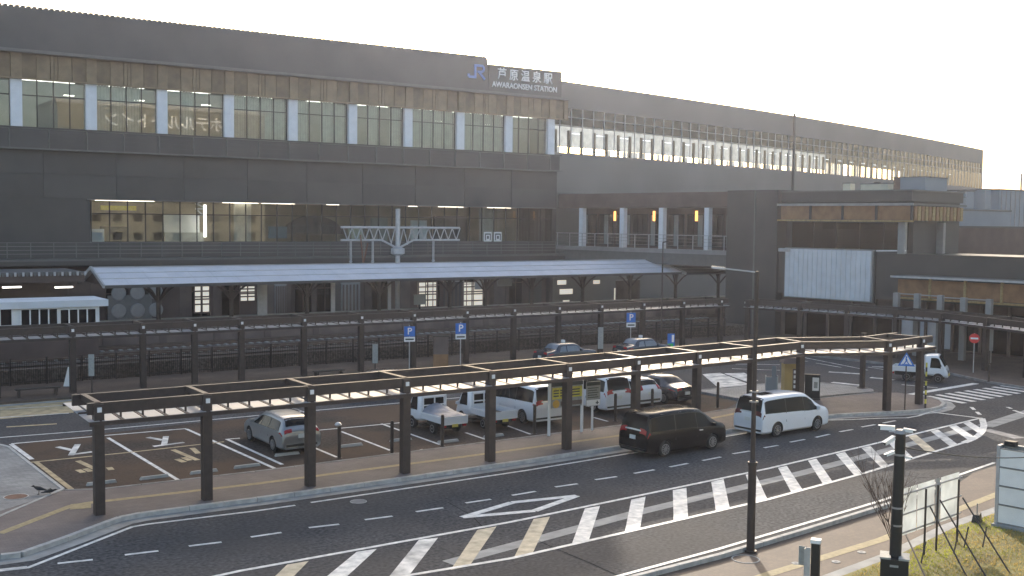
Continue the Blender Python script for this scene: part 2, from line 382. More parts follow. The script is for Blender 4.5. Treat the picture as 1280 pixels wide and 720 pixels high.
BSW = [(-60,63.5),(30,63.2),(45,62.9),(58,62.6),(63.5,61),(66,57),(66.8,50),(66.2,44),(64.8,40.5),(64.3,36),(66,30),(72,26),(140,26),(140,69.3),(-60,69.3)]
bsw = tag(MB().prism(BSW, -.011, .12).build('station_forecourt', 'brick_warm'), kind='structure')
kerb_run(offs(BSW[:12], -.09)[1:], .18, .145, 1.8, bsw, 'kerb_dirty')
MB().box(-60, 30, 62.62, 63.1, .004, .010).build('gutter', 'concrete', road)
NK = [(8,22.7),(14,22.75)]+[tuple(g(*p_, .16)[:2]) for p_ in ((720,738),(790,720),(900,692),(1000,662.5),(1100,632),(1190,604))]
NSW = [(p[0],p[1]-.05) for p in NK]+[(40.5,25.9),(44,26.4),(60,29),(60,20),(45,20),(37.5,22.3),(32.6,21.75),(28.2,20.75),(24.7,20.3),(8,19.6)]
nsw = tag(MB().prism(NSW, -.014, .02).build('footpath', 'brick_warm'), kind='structure')
kerb_run(NK, .16, .16, 1.0, nsw, 'kerb')
stroke_pts([(p.x,p.y) for p in (g(905,738),g(960,719),g(1100,676),g(1240,621),g(1300,597))], .34, .026).build('tactile_strip', 'tactile', nsw)
GR = [(8,19.45),(24.7,20.0),(28.2,20.45),(32.6,21.4),(37.5,21.95),(45,19.7),(45,8),(8,8)]
stroke_pts([(8,19.56),(24.7,20.18),(28.2,20.62),(32.6,21.6),(37.5,22.15),(45,19.85)], .5, .028).build('gutter', 'concrete', nsw)
lawn = tag(MB().prism(GR, -.016, .06).build('lawn', 'grass_soil'), kind='structure')
plz = tag(MB().prism([(-40,-40),(60,-40),(60,7.9),(-40,7.9)], -.017, .05).build('plaza', 'block_grey'), kind='structure')

# --- road markings
for a, b in [((72,704.7),(116,700)),((156,694),(198,689)),((236,683),(277,678)),((313.5,671.6),(352,666)),((386,660),(424,655.6)),((456,650),(490.7,645.5)),((520,640),(554,635)),((582,629),(613.6,624.4)),((640,619.5),(669.5,614.5)),((694,609),(722,605)),((744,600),(771,596)),((792.5,592),(818,587.5)),((837,584),(860,579.5)),((878,576),(901,571.5)),((916,567.5),(937.5,564)),((955,560),(972.5,557)),((987.5,553),(1006,549.5)),((1019.5,547),(1037,543)),((1049.5,540),(1066,537)),((1077,534),(1094,531)),((1104,529),(1119.5,526)),
             ((-10,713.5),(34,709))]:
    mark('lane_dash', [a, b], .15)
mark('edge_line', [(-40,719),(0,714),(35,710),(100,684.5),(165,659),(185,655.5),(320,639),(369,632)], .15)
mark('edge_line', [(388.6,628.5),(520,609),(660,588),(787,567)], .15)
mark('edge_line', [(787,567.2),(860,554),(930,542),(985,532.5),(1030,525.5),(1066,524.6),(1100,523),(1134,522.5),(1148,520),(1160,516),(1172,512.5),(1182,509.5)], .15)
mark('edge_line', [(200,736),(300,714),(640,652.5),(800,619.5),(960,586),(1080,558),(1227,522.5)], .17)
mark('edge_line', [(440,735),(508,720),(640,698),(800,661.5),(960,624.5),(1080,591.7),(1140,573.5),(1187,559),(1205,553.5)], .17)
mark('edge_line', [(1205,553.5),(1215,549.5),(1223,544.5),(1228,539),(1230,532),(1227.5,523)], .32)
mark('edge_line', [(700,741),(775,720),(900,686),(1050,641.5),(1100,626.5),(1190,597),(1243,578.5)], .15)
mark('edge_line', [(1162,515),(1225,522.8)], .2)
mark('lane_dash', [(1214,509),(1218,512.5)], .2); mark('lane_dash', [(1221,515),(1225,518.5)], .2)
mark('lane_dash', [(1259,509),(1264,511)], .2); mark('lane_dash', [(1267,513),(1280,517.5)], .2)
STR = [[(359,706),(386,701.5),(358,730),(330,734)],[(446,690),(471,686.5),(427,727),(396,731)],[(523.6,675),(547.5,672.5),(511,720),(484,724)],[(596.7,662.6),(620.6,658.4),(587,707.6),(563,713)],[(667,649),(687.5,646),(665,693.5),(642,698)],[(731,636),(750,632.5),(736,676),(714.5,681)],[(789,625),(807,621),(800,661),(781,665.5)],[(841,613),(858,610),(860,647),(842,651)],[(889,602.5),(904.5,599),(912,635),(895,639)],[(932,593.5),(944,591),(959,624),(944,627.5)],
 [(972.5,585),(983.6,582.5),(1003,612),(989,615.5)],[(1010,576),(1020.5,573.5),(1040.5,602),(1028.6,605)],[(1044.7,567.8),(1056,565),(1078,592),(1068,594.6)],[(1076.7,560),(1088,557.5),(1111,582.5),(1101.7,585)],[(1108.6,552),(1118,549.6),(1142,573),(1132,576)],[(1135,545.5),(1145,543.5),(1170,564),(1160,567)],[(1163,539),(1172.5,537),(1197.5,556),(1188,558.5)],[(1186.4,533.5),(1195,531.5),(1219,547),(1210,550)],[(1204,529.2),(1212,527),(1229,537),(1223,541.5)]]
for i, q in enumerate(STR): quadmark('median_stripe', q, .0095, 'tan_paint' if i in (0,3,4,15) else ('worn_paint' if i in (2,13,16) else 'white_paint'))
mark('diamond_mark', [(578,647),(640,628.5)], .3); mark('diamond_mark', [(640,628.5),(721,620)], .3, .0135)
mark('diamond_mark', [(721,620),(668,639)], .3, .015); mark('diamond_mark', [(668,639),(578,647)], .3, .0165)
for k in range(9):
    t = k/8.0; a = g(1159,495.3).lerp(g(1252,482.2), t); b = g(1206,504.2).lerp(g(1295,488.5), t)
    stroke_pts([a, b], .45, .012).build('crosswalk_stripe', 'white_paint', road)
mark('stop_line', [(1127.5,495),(1220,479.5)], .45, .0125)
# old line ghosted across the median, asphalt repair seams
mark('repair_strip', [(560,704),(800,640),(1000,592),(1180,544),(1215,534)], .55, .0065, 'concrete')
mark('repair_strip', [(1231,533),(1290,514)], .8, .0065, 'concrete')
mark('repair_strip', [(1232,537),(1275,548)], .7, .0066, 'kerb_dirty')
for pts in ([(655,668),(690,684),(735,703),(778,722)],[(560,628),(590,645),(612,668)],[(1120,592),(1150,597),(1190,598),(1235,593)]): mark('crack', pts, .03, .0078, 'tar')
# taxi bay and far roadway lines
for i, (a, b) in enumerate([((-30,549.5),(119,538)),((119,538),(296,522)),((296,522),(600,495))]): mark('edge_line', [a, b], .14, .012+i*.0008)
mark('arrow_mark', [(8,534),(71,530)], .28, m='yellow_paint')
mark('edge_line', [(-30,524),(86,516.7)], .14, .013); mark('edge_line', [(0,512),(80,507)], .12, .013, 'worn_paint')
for a, b, w_ in [((1000,446),(1085,463),.15),((1036,465),(1075,467.5),.5),((1040,478),(1078,482),.5),((1088,472),(1118,475),.5),((985,449),(1010,452),.15),((1020,454),(1052,459.5),.15),((915,461),(975,463),.15),((1085,459),(1130,466),.15),((1050,447),(1100,455),.12),((1100,455),(1160,463),.12),((905,455),(975,456),.15),((1090,458.5),(1120,459.5),.4),((1127,474),(1160,477),.2),((1127,481),(1172,485),.15)]:
    mark('lane_line', [a, b], w_, .0125, 'worn_paint')
quadmark('hatched_zone', [(878,468),(900,466),(942,483),(905,491)], .011, 'worn_paint')
quadmark('hatched_zone', [(905,467),(930,466),(948,476),(938,479)], .011, 'worn_paint')
# parking bay lines
P = lambda *a, **k: mark('bay_line', *a, parent=parking, **k)
P([(14,555),(121,545.5),(233,536)], .16); P([(14,555.5),(40,574.5)], .2, z=.013); P([(44,577),(92,614)], .2, m='yellow_paint')
P([(36,578.5),(160,566),(280,552.5)], .16, z=.0145, m='yellow_paint'); P([(135,547.5),(222,600)], .16, z=.013); P([(233,536.5),(346,587)], .16, z=.013); P([(283,549),(353,581)], .16, z=.013)
P([(393,538.5),(501,528.6)], .14); P([(426.7,539.7),(487.8,563.3)], .14, z=.013); P([(476.7,530),(550,556)], .14, z=.013); P([(393,560),(421,571.7)], .14)
P([(582,541),(607,549.5)], .14); P([(633,532),(663,543)], .14); P([(742,522),(760,527)], .14); P([(793,513),(815,519)], .14)
P([(526,562),(533,564)], .16); P([(464,571.5),(468,573)], .2); P([(283,549.3),(300,548)], .14)
def zz(q): return (q[0]/3.6, 520+q[1]/3.6)
for a, b in [((258,140),(325,155)),((350,128),(320,178)),((322,175),(415,162)),((665,97),(735,110)),((747,92),(738,132)),((690,138),(828,120))]: mark('bay_symbol', [zz(a), zz(b)], .26, .013+random.random()*.002, 'worn_paint', parking)
for a, b in [((350,203),(440,245)),((350,243),(375,256)),((382,238),(410,251)),((490,232),(502,244)),((778,153),(890,200)),((865,145),(893,170)),((795,195),(830,209)),((825,188),(855,201))]: mark('bay_symbol', [zz(a), zz(b)], .24, .013+random.random()*.002, 'yellow_paint', parking)

# wheel stops
sm = MB().hexa([(-.55,-.08,0),(.55,-.08,0),(.55,.08,0),(-.55,.08,0)], [(-.5,-.05,.11),(.5,-.05,.11),(.5,.05,.11),(-.5,.05,.11)]).data('wheel_stop', 'concrete_lt')
WSL = ['pale wheel stop in the yellow lined bay by the grey corner paving','pale wheel stop in the yellow lined bay, against the white divider line','pale wheel stop in the second disabled bay, next to the divider line','pale wheel stop beside the double white lines of the second disabled bay','pale wheel stop behind the rear bumper of the silver estate car','pale wheel stop between the lamp topped bollard and the next slim bollard','pale wheel stop in the empty bay beside the tarpaulin truck','pale wheel stop behind the tarpaulin truck','pale wheel stop behind the empty flatbed truck']
for i, (x, y) in enumerate([(127,605),(193,598),(255,591),(309,584),(359,569),(439,558),(501,551),(560,553),(617,546)]):
    p = g(x, y); tag(put('wheel_stop', sm, (p.x,p.y,.004), 0, None), WSL[i], 'wheel stop', 'wheel stops in the parking bays')
# manholes
for (x, y, r, lab, mm, z) in [(20,621,.42,'rust brown manhole cover in the grey block paving corner','rust',.121),(448,627,.3,'small round manhole cover in the road near the kerb line','kerb_dirty',.006),(932,699,.42,'round manhole cover with pale rim in the footpath beside the lamp post','brick_warm',.0215)]:
    c = g(x, y, z); t = thing('manhole_cover', lab, 'manhole', (c.x,c.y,z))
    MB().lathe([(r*.9,0),(r*.9,.008)], 24, 'z').build('cover', mm, t, True); 
    m = MB()
    for i in range(28):
        a, b = 2*pi*i/28, 2*pi*(i+1)/28; m.hexa([(r*.91*cos(a),r*.91*sin(a),0),(r*cos(a),r*sin(a),0),(r*cos(b),r*sin(b),0),(r*.91*cos(b),r*.91*sin(b),0)], [(r*.91*cos(a),r*.91*sin(a),.012),(r*cos(a),r*sin(a),.012),(r*cos(b),r*sin(b),.012),(r*.91*cos(b),r*.91*sin(b),.012)])
    m.build('rim', 'concrete_lt' if r > .4 else 'kerb', t, True)

# ================================================================== STATION MAIN BUILDING
sb = thing('station_building', 'long dark grey station building with white columns and wooden band under its roof', 'building', (40,95,0))
XL, XR = 2.0, 70.7
CX = [5.5,11.4,17.25,22.95,28.75,34.6,40.6,46.6,52.55,58.5,64.35,69.75]
B('wall', 'dark_wall', sb, XL, XR, 95.0, 95.5, 11.42, 15.40)
B('wall', 'dark_wall', sb, XL, 22.80, 95.0, 95.5, 7.90, 11.42)
B('wall', 'dark_wall', sb, 70.2, XR, 95.0, 95.5, 7.90, 11.42)
B('wall', 'dark_wall2', sb, XL, XR, 95.05, 95.45, 5.9, 7.90)
B('back_block', 'dark_wall2', sb, XL, XR, 107, 118, 0, 23.5)
B('side_wall', 'dark_wall', sb, XR-.35, XR+.0, 95.5, 107, .0, 23.0)
B('floor_slab', 'interior_grey', sb, XL, XR-.4, 95.5, 107, 7.55, 7.85)
B('floor_slab', 'interior_grey', sb, XL, XR-.4, 95.5, 107, 11.6, 11.9)
B('floor_slab', 'interior_grey', sb, XL, XR-.4, 95.4, 107, 16.75, 17.05)
B('floor_slab', 'interior_grey', sb, XL, XR-.4, 95.5, 107, 21.2, 21.5)
B('inner_wall', 'interior_tan', sb, XL, XR-.4, 101.5, 101.8, 7.85, 11.6)
B('inner_wall', 'interior_grey', sb, XL, XR-.4, 99.5, 99.8, 17.05, 21.2)
# panels of the plain wall, wide sheets with thin joints
for i in range(12):
    x0 = XL+.1+i*5.7
    if x0 < 66: B('cladding_panel', 'dark_wall' if i % 2 else 'dark_wall2', sb, x0, x0+5.66, 94.93, 94.995, 13.45, 15.3); B('cladding_panel', 'dark_wall2' if i % 2 else 'dark_wall', sb, x0, x0+5.66, 94.93, 94.995, 11.55, 13.41)
B('window_hood', 'ledge', sb, 22.5, 70.4, 94.72, 94.995, 11.40, 11.50)
# lower glazed floor
pw = (70.15-22.9)/32
pl = MB().box(-pw/2+.03, pw/2-.03, -.012, .012, 0, 2.28).data('pane', 'glass_clear'); pu = MB().box(-pw/2+.03, pw/2-.03, -.012, .012, 0, .98).data('pane', 'glass_clear')
fr = MB()
for i in range(33): fr.box(22.9+i*pw-.035, 22.9+i*pw+.035, 95.06, 95.2, 7.95, 11.38)
fr.box(22.9, 70.15, 95.07, 95.19, 10.26, 10.34); fr.box(22.9, 70.15, 95.07, 95.19, 7.90, 7.96)
fb = fr.build('window_frame', 'frame_black', sb)
for i in range(32):
    put('pane', pl, (22.9+(i+.5)*pw, 95.13, 7.97), 0, fb); put('pane', pu, (22.9+(i+.5)*pw, 95.13, 10.36), 0, fb)
# things in the lower hall
for x0, x1, mm, z0, z1, yy in [(22.9,24.2,'screen_white',7.86,9.0,96.2),(24.4,26.6,'interior_dark',7.86,9.2,98),(24.5,27.5,'sign_yellow',10.6,11.0,98.4),(30.1,33.3,'sign_white',8.7,10.3,99),(30.1,33.6,'curtain',7.86,8.7,98.8),(33.4,33.6,'tube_light',8.3,11.2,98),(36.4,38.0,'curtain',7.86,11.5,98.5),(39.2,41,'panel_cool',8.2,9.3,97.2),(47.5,49,'beige_box',7.86,9.4,97.5),(50.2,52,'interior_grey',7.86,10.2,98),(54.7,56.5,'screen_white',8.0,10.0,98),(58,62,'interior_dark',7.86,10.5,99),(63,64.6,'curtain',7.86,11.4,98)]:
    B('hall_fitting', mm, sb, x0, x1, yy, yy+.25, z0, z1)
m = MB(); R_ = 3.0
for i in range(12):
    a, b = pi*i/12, pi*(i+1)/12
    m.hexa([(43.8+R_*cos(a),97.4,8.6),(43.8+R_*cos(b),97.4,8.6),(43.8+R_*cos(b),97.8,8.6),(43.8+R_*cos(a),97.8,8.6)], [(43.8+R_*cos(a),97.4,8.6+1.75*sin(a)),(43.8+R_*cos(b),97.4,8.6+1.75*sin(b)),(43.8+R_*cos(b),97.8,8.6+1.75*sin(b)),(43.8+R_*cos(a),97.8,8.6+1.75*sin(a))])
m.build('arched_kiosk', 'wall_brown2', sb)
for x0, x1 in [(24,29),(35.2,38.6),(38.9,42.2),(45.5,46.8),(54.5,55.5),(58,61),(64,67)]:
    B('ceiling_light', 'tube_warm', sb, x0, x1, 98.2, 98.32, 11.42, 11.5)
# two small white pictogram signs on the glass
for px, txt in ((610,'R'),(622.5,'··')):
    p = onY(px, 296, 94.9); sg = B('pictogram_sign', 'sign_white', sb, p.x-.5, p.x+.42, 94.86, 94.93, p.z-.48, p.z+.5)
    m = MB(); m.box(p.x-.38,p.x-.28,94.845,94.858,p.z-.36,p.z+.34); m.box(p.x+.2,p.x+.3,94.845,94.858,p.z-.36,p.z+.34); m.box(p.x-.28,p.x+.2,94.845,94.858,p.z+.22,p.z+.34); m.box(p.x-.14,p.x+.06,94.845,94.858,p.z-.2,p.z+.1)
    m.build('pictogram', 'text_dark', sg)
put_text('lettering', 'NV', 1.0, 'sign_white', (32.0,95.32,10.85), (0,0,1), (1,0,0), sb)
# lower balcony
B('balcony_slab', 'dark_wall2', sb, XL, XR, 93.35, 95.04, 6.08, 6.62); B('slab_edge', 'ledge', sb, XL, XR, 93.27, 93.35, 6.44, 6.60)
m = MB()
for z in (7.02, 7.32, 7.62): m.box(XL, XR, 93.44, 93.46, z, z+.02)
m.build('railing_wires', 'grey_metal', sb); B('handrail', 'ledge', sb, XL, XR, 93.41, 93.49, 7.90, 7.95)
pm = MB().box(-.03,.03,-.03,.03,0,1.26).data('railing_post', 'ledge'); k = XL+.4
while k < XR: put('railing_post', pm, (k,93.45,6.63), 0, sb); k += 1.72
# upper parapet ledge with panels and posts
B('parapet_ledge', 'ledge', sb, XL, XR+.3, 94.30, 94.96, 15.32, 15.44); B('parapet_rail', 'dark_wall2', sb, XL, XR+.2, 94.42, 94.60, 16.98, 17.10)
k = 0; x = XL
while x < XR-.3:
    w_ = min(2.93, XR-x); B('parapet_panel', 'dark_wall2' if k % 3 else 'dark_wall', sb, x+.05, x+w_-.05, 94.48, 94.56, 15.46, 16.95)
    B('parapet_post', 'ledge', sb, x-.035, x+.035, 94.40, 94.47, 15.45, 16.97)
    for z in (15.85, 16.25, 16.62): B('parapet_slat', 'roof_dark', sb, x+.06, x+w_-.06, 94.455, 94.478, z, z+.05)
    x += 2.93; k += 1
# upper glazed floor, bay by bay
bw = 5.85-.85; cw = bw/4
p1 = MB().box(-cw/2+.03, cw/2-.03, -.012, .012, 0, 2.42).data('pane', 'glass'); p2 = MB().box(-cw/2+.03, cw/2-.03, -.012, .012, 0, 1.2).data('pane', 'glass')
frm = MB()
for i in range(5): frm.box(-bw/2+i*cw-.035, -bw/2+i*cw+.035, -.07, .07, 0, 3.82)
frm.box(-bw/2, bw/2, -.06, .06, 2.5, 2.57); frm.box(-bw/2, bw/2, -.06, .06, 0, .05); frm.box(-bw/2, bw/2, -.06, .06, 3.77, 3.82)
frm = frm.data('window_frame', 'frame_black')
cm = MB().box(-.43,.43,-.2,.2,0,3.78).data('column', 'white_col')
cc = MB().box(-.40,.40,-.12,.12,0,1.9).data('column_cover', 'wood_lt')
fp = MB().box(-.56,.56,-.05,.05,0,1.86).data('fascia_panel', 'wood'); fs_ = MB().box(-.11,.11,-.08,.08,0,1.86).data('fascia_slat', 'wood_lt'); fp2 = MB().box(-.5,.5,-.05,.05,0,1.86).data('fascia_panel', 'wood_lt')
for i, cx in enumerate(CX):
    put('column', cm, (cx,94.98,17.11), 0, sb); put('column_cover', cc, (cx,94.72,20.95), 0, sb)
    if i+1 < len(CX):
        mx_ = (cx+CX[i+1])/2; f_ = put('window_frame', frm, (mx_,95.2,17.11), 0, sb)
        for k in range(4):
            put('pane', p1, (mx_-bw/2+(k+.5)*cw, 95.2, 17.17), 0, f_); put('pane', p2, (mx_-bw/2+(k+.5)*cw, 95.2, 19.69), 0, f_)
        for dx, me in ((-1.95,fp),(-.83,fp2),(-.16,fs_),(.12,fs_),(.82,fp2),(1.94,fp)): put('fascia_panel' if me is not fs_ else 'fascia_slat', me, (mx_+dx,94.82,20.97), 0, sb)
        # blinds behind some of the panes
        for k in range(4):
            if random.random() < (.85 if 5 <= i <= 9 else .3):
                c_ = MB(); n = 9
                for j in range(n):
                    xx = mx_-bw/2+k*cw+.05+j*(cw-.1)/n; c_.box(xx, xx+(cw-.1)/n-.02, 95.6+(j % 2)*.05, 95.64+(j % 2)*.05, 17.1, 21.1)
                c_.build('curtain', 'curtain', sb)
        B('ceiling_light', 'tube_light', sb, mx_-2.2, mx_+2.2, 97.6, 97.75, 21.12, 21.18)
        if i in (2,3,4,8,9): B('ceiling_light', 'tube_light', sb, mx_+1.2, mx_+2.0, 96.9, 97.1, 20.0, 20.06)
B('fascia_back', 'wood', sb, XL, XR+.6, 94.88, 95.02, 20.93, 22.85); B('fascia_sill', 'wood_lt', sb, XL, XR+1.1, 94.55, 94.88, 20.84, 20.95)
B('fascia_return', 'wood', sb, XR+.6, XR+1.1, 94.62, 96.2, 20.96, 22.9)
B('gutter', 'ledge', sb, XL, XR+.9, 94.05, 94.5, 22.88, 23.12)
# roof
MB().hexa([(XL,94.42,23.12),(61.58,94.42,23.12),(61.58,118,23.12),(XL,118,23.12)], [(XL,94.75,26.45),(61.58,94.75,26.45),(61.58,118,26.45),(XL,118,26.45)]).build('roof', 'roof_dark', sb)
B('soffit', 'wood', sb, XL, XR+.5, 94.5, 95.4, 22.86, 22.94)
rt = MB().box(-.13,.13,-.35,.35,0,.17).add([(-.13,-.4,.0),(.13,-.4,0),(.13,-.4,.14),(-.13,-.4,.14)],[(0,1,2,3)]).data('ridge_tile', 'roof_dark')
x = 14.0
while x < 61.4: put('ridge_tile', rt, (x,95.15,26.45), 0, sb); x += .43
sbox = B('sign_wall', 'roof_dark', sb, 61.6, XR+.05, 94.45, 118, 23.13, 25.72)
B('sign_wall_cap', 'ledge', sb, 61.6, XR+.1, 94.4, 94.8, 25.72, 25.84)
p = onY(648, 95.5, 94.4)
put_text('lettering', '芦 原 温 泉 駅', 1.22, 'sign_white', (66.05,94.42,24.92), (1,0,0), (0,0,1), sbox, sx=.93, depth=.04)
put_text('lettering', 'AWARAONSEN STATION', .78, 'sign_white', (66.05,94.42,23.86), (1,0,0), (0,0,1), sbox, sx=.92, depth=.04)
# the rail emblem: J and R drawn as one joined stroke
def emblem(x0, z0, s, y):
    m = MB(); T = .26*s
    def pl_(pts):
        for a, b in zip(pts[:-1], pts[1:]): m.bar((x0+a[0]*s,y,z0+a[1]*s),(x0+b[0]*s,y,z0+b[1]*s), .08, T, up=(0,1,0)) if False else m.bar((x0+a[0]*s,y,z0+a[1]*s),(x0+b[0]*s,y,z0+b[1]*s), T, .08, up=(0,1,0))
    pl_([(0,.42),(0,.12),(.72,.12)]); pl_([(.84,.0),(.84,1.5)]); pl_([(.84,1.5-.12),(1.75,1.38)]); pl_([(1.72,1.42),(1.95,1.15),(1.85,.82),(1.6,.72)]); pl_([(1.12,.72),(1.7,.72)]); pl_([(1.3,.72),(2.05,-.05)])
    return m
emblem(59.15, 24.30, .93, 94.44).build('emblem', 'jr_blue', sbox)
# ground floor under the balcony
B('wall', 'wall_brown', sb, XL, XR, 96.2, 96.6, 0, 6.05)
for i in range(46):
    x0 = XL+i*1.5
    if i % 5 in (1,2,4): B('cladding_panel', 'wall_brown2' if i % 2 else 'wall_brown', sb, x0+.03, x0+1.44, 96.13, 96.195, .95, 5.9)
for i, x0 in enumerate([20,27.5,38,45,52,57.5,63,68]):
    B('pier', 'dark_wall2' if i % 2 else 'wall_brown2', sb, x0, x0+1.1, 95.3, 96.12, .91, 6.0)
LW = [(243,262,357,391),(300,319,357,377),(523,546,352,384),(576,604,352,383)]  # first two are lit rooms; last two glow in place of sunlit openings
for x0, x1, y0, y1 in LW:
    a = onY(x0, y1, 95.9); b = onY(x1, y0, 95.9); wn = B('glow_opening', 'opening_glow', sb, a.x, b.x, 95.95, 96.05, a.z, b.z)
    m = MB(); w_ = b.x-a.x
    for k in (0,.5,1): m.box(a.x+w_*k-.05, a.x+w_*k+.05, 95.86, 95.94, a.z, b.z)
    for k in (0,.22+.1*random.random(),.5,.55+.1*random.random(),.8,1): m.box(a.x, b.x, 95.86, 95.93, a.z+(b.z-a.z)*k-.06, a.z+(b.z-a.z)*k+.06)
    m.build('window_bars', 'wall_brown', wn)
for x0, x1, y0, y1 in [(697,708,350,356),(742,750,350,355),(700,716,361,368),(704,712,375,378),(768,772,360,375),(776,783,362,372)]:
    a = onY(x0, y1, 95.2); b = onY(x1, y0, 95.2); B('glow_opening', 'opening_glow', sb, a.x, b.x, 95.22, 95.28, a.z, b.z)  # small see-through openings, their brightness put in as emission
for k_, x0 in enumerate([24.2,31.5,34.2,41.2,43.4,49.2,55.2,59.2,65.3]):
    dw = B('shop_window', 'glass_dark', sb, x0, x0+1.7, 95.98, 96.02, 1.3, 4.6); B('shop_interior', 'interior_grey' if k_ % 2 else 'interior_tan', dw, x0+.05, x0+1.65, 96.03, 96.1, 1.35, 4.55)
    m = MB()
    for q_ in (0,.5,1): m.box(x0+1.7*q_-.04, x0+1.7*q_+.04, 95.92, 95.975, 1.3, 4.6)
    m.box(x0, x0+1.7, 95.93, 95.97, 3.5, 3.58); m.build('window_bars', 'wall_brown', dw)
a = onY(135,402,95.2); b = onY(190,368,95.2)
gp = B('glass_screen', 'roundel_grey', sb, a.x, b.x, 95.22, 95.28, a.z, b.z)
for i in range(3):
    for j in range(2):
        put('roundel', MB().lathe([(.62,0),(.55,-.06)], 20, 'y').data('roundel', 'grey_metal'), (a.x+.9+i*1.55, 95.2, a.z+.85+j*1.5), 0, gp)
B('door', 'sign_grey', sb, 46.2, 47.6, 95.24, 95.3, .92, 4.6); B('notice_board', 'sign_grey', sb, 60.6, 62.2, 95.24, 95.3, 3.0, 3.9)

# ================================================================== PLATFORM HALL (the long shed running off to the right)
ph = thing('platform_hall', 'long grey elevated platform hall with a gridded glass band, stretching away beyond the main block', 'building', (100,103,0))
A_, M_, B_ = Vector((70.72,96.65)), Vector((122,107.3)), Vector((203,130.3))
def wp(t):
    # quadratic through the three plan points, M at t=.39
    tm = .39; l0 = (t-tm)*(t-1)/((0-tm)*(0-1)); l1 = t*(t-1)/(tm*(tm-1)); l2 = t*(t-tm)/(1*(1-tm))
    return A_*l0+M_*l1+B_*l2
NS = 44; WP = [wp(i/NS) for i in range(NS+1)]
def lerp_(a, b, t): return a+(b-a)*t
def wn(i):
    d = (WP[min(NS,i+1)]-WP[max(0,i-1)]).normalized(); return Vector((-d.y, d.x))
def wstrip(m, i0, i1, o0, o1, z0, z1):
    for i in range(i0, i1):
        a, b = WP[i], WP[i+1]; na, nb = wn(i), wn(i+1)
        m.hexa([(*(a+na*o0),z0),(*(b+nb*o0),z0),(*(b+nb*o1),z0),(*(a+na*o1),z0)], [(*(a+na*o0),z1),(*(b+nb*o0),z1),(*(b+nb*o1),z1),(*(a+na*o1),z1)])
    return m
def wbox(m, t0, o0, o1, wd, z0, z1):
    i = min(NS-1, int(t0*NS)); p = wp(t0); d = (WP[i+1]-WP[i]).normalized(); n = Vector((-d.y, d.x)); h = d*(wd/2)
    m.hexa([(*(p-h+n*o0),z0),(*(p+h+n*o0),z0),(*(p+h+n*o1),z0),(*(p-h+n*o1),z0)], [(*(p-h+n*o0),z1),(*(p+h+n*o0),z1),(*(p+h+n*o1),z1),(*(p-h+n*o1),z1)]); return m
wstrip(MB(), 0, NS, 0, .4, 22.45, 25.3).build('roof_fascia', 'wing_grey', ph)
wstrip(MB(), 0, NS, .4, 15.6, 24.6, 24.9).build('roof', 'wing_grey', ph)
wstrip(MB(), 0, NS, -.05, .4, 13.2, 17.55).build('lower_wall', 'wing_low', ph)
wstrip(MB(), 0, NS, .0, .5, 0, 13.2).build('lower_wall', 'wing_grey', ph)
wstrip(MB(), 0, NS, -.28, -.05, 13.0, 13.2).build('wall_ledge', 'ledge', ph)
wstrip(MB(), 0, NS, .4, 15.2, 16.6, 17.0).build('platform_floor', 'interior_grey', ph)
wstrip(MB(), 0, 31, 15.2, 15.6, 22.6, 25.2).build('far_wall', 'interior_grey', ph); wstrip(MB(), 31, NS, 15.2, 15.6, 21.2, 25.2).build('far_wall', 'interior_grey', ph)
wstrip(MB(), 0, NS, 15.2, 15.6, 15, 17.9).build('far_wall', 'interior_grey', ph)
e0 = WP[NS]; e1 = WP[NS]+wn(NS)*15.6; dd = (WP[NS]-WP[NS-1]).normalized()*.5
MB().hexa([(*e0,0),(*(e0+dd),0),(*(e1+dd),0),(*e1,0)], [(*e0,25.3),(*(e0+dd),25.3),(*(e1+dd),25.3),(*e1,25.3)]).build('end_wall', 'wing_grey', ph)
def wsheet(m, t0, t1, o, z0, z1, n=1):
    for k in range(n):
        a_, b_ = lerp_(t0,t1,k/n), lerp_(t0,t1,(k+1)/n); p, q = wp(a_), wp(b_); d = (q-p).normalized(); nn = Vector((-d.y,d.x))*o
        m.sheet([(*(p+nn),z0),(*(q+nn),z0),(*(q+nn),z1),(*(p+nn),z1)])
    return m
for k in range(150):
    if random.random() < (.45 if k < 105 else .3): wsheet(MB(), k/150, (k+.95)/150, 15.4, 17.9, 19.75 if k < 105 else 21.2).build('far_wall_panel', 'frosted_glass', ph)
wsheet(MB(), 0, .7, 15.42, 19.76, 22.6, 20).build('far_glazing', 'frosted_glass', ph)
NP = 72
m = MB()
for k in range(NP+1): wbox(m, min(.9999, k/NP), .02, .12, .07, 17.55, 22.45)
m.build('mullions', 'mullion_lt', ph)['kind'] = 'stuff'
m = MB()
for z in (20.55, 21.5): wstrip(m, 0, NS, .03, .11, z-.025, z+.025)
m.build('transoms', 'mullion_lt', ph)
for k in range(NP):
    m = MB(); p, q = wp(k/NP+.0006), wp((k+1)/NP-.0006); d = (q-p).normalized(); n = Vector((-d.y,d.x))*.02; a = p+n*4; b = q+n*4
    m.hexa([(*a,17.57),(*b,17.57),(*(b+n),17.57),(*(a+n),17.57)], [(*a,20.5),(*b,20.5),(*(b+n),20.5),(*(a+n),20.5)]).build('pane', 'glass_wing', ph)
m = MB(); wstrip(m, 0, NS, .16, .2, 20.6, 22.44); m.build('upper_glazing', 'glass_dark', ph)
wstrip(MB(), 0, NS, 1.2, 1.4, 20.62, 24.5).build('inner_soffit', 'wing_low', ph)
for k in range(1, 60): wbox(MB(), k/60, 3.0, 3.25, .28, 17.0, 20.4).build('platform_post', 'frame_black' if k % 2 else 'dark_wall2', ph)
for k in range(1, 30): wbox(MB(), k/30+.01, 5.0, 5.2, 1.6, 20.3, 20.36).build('ceiling_light', 'tube_dim', ph)
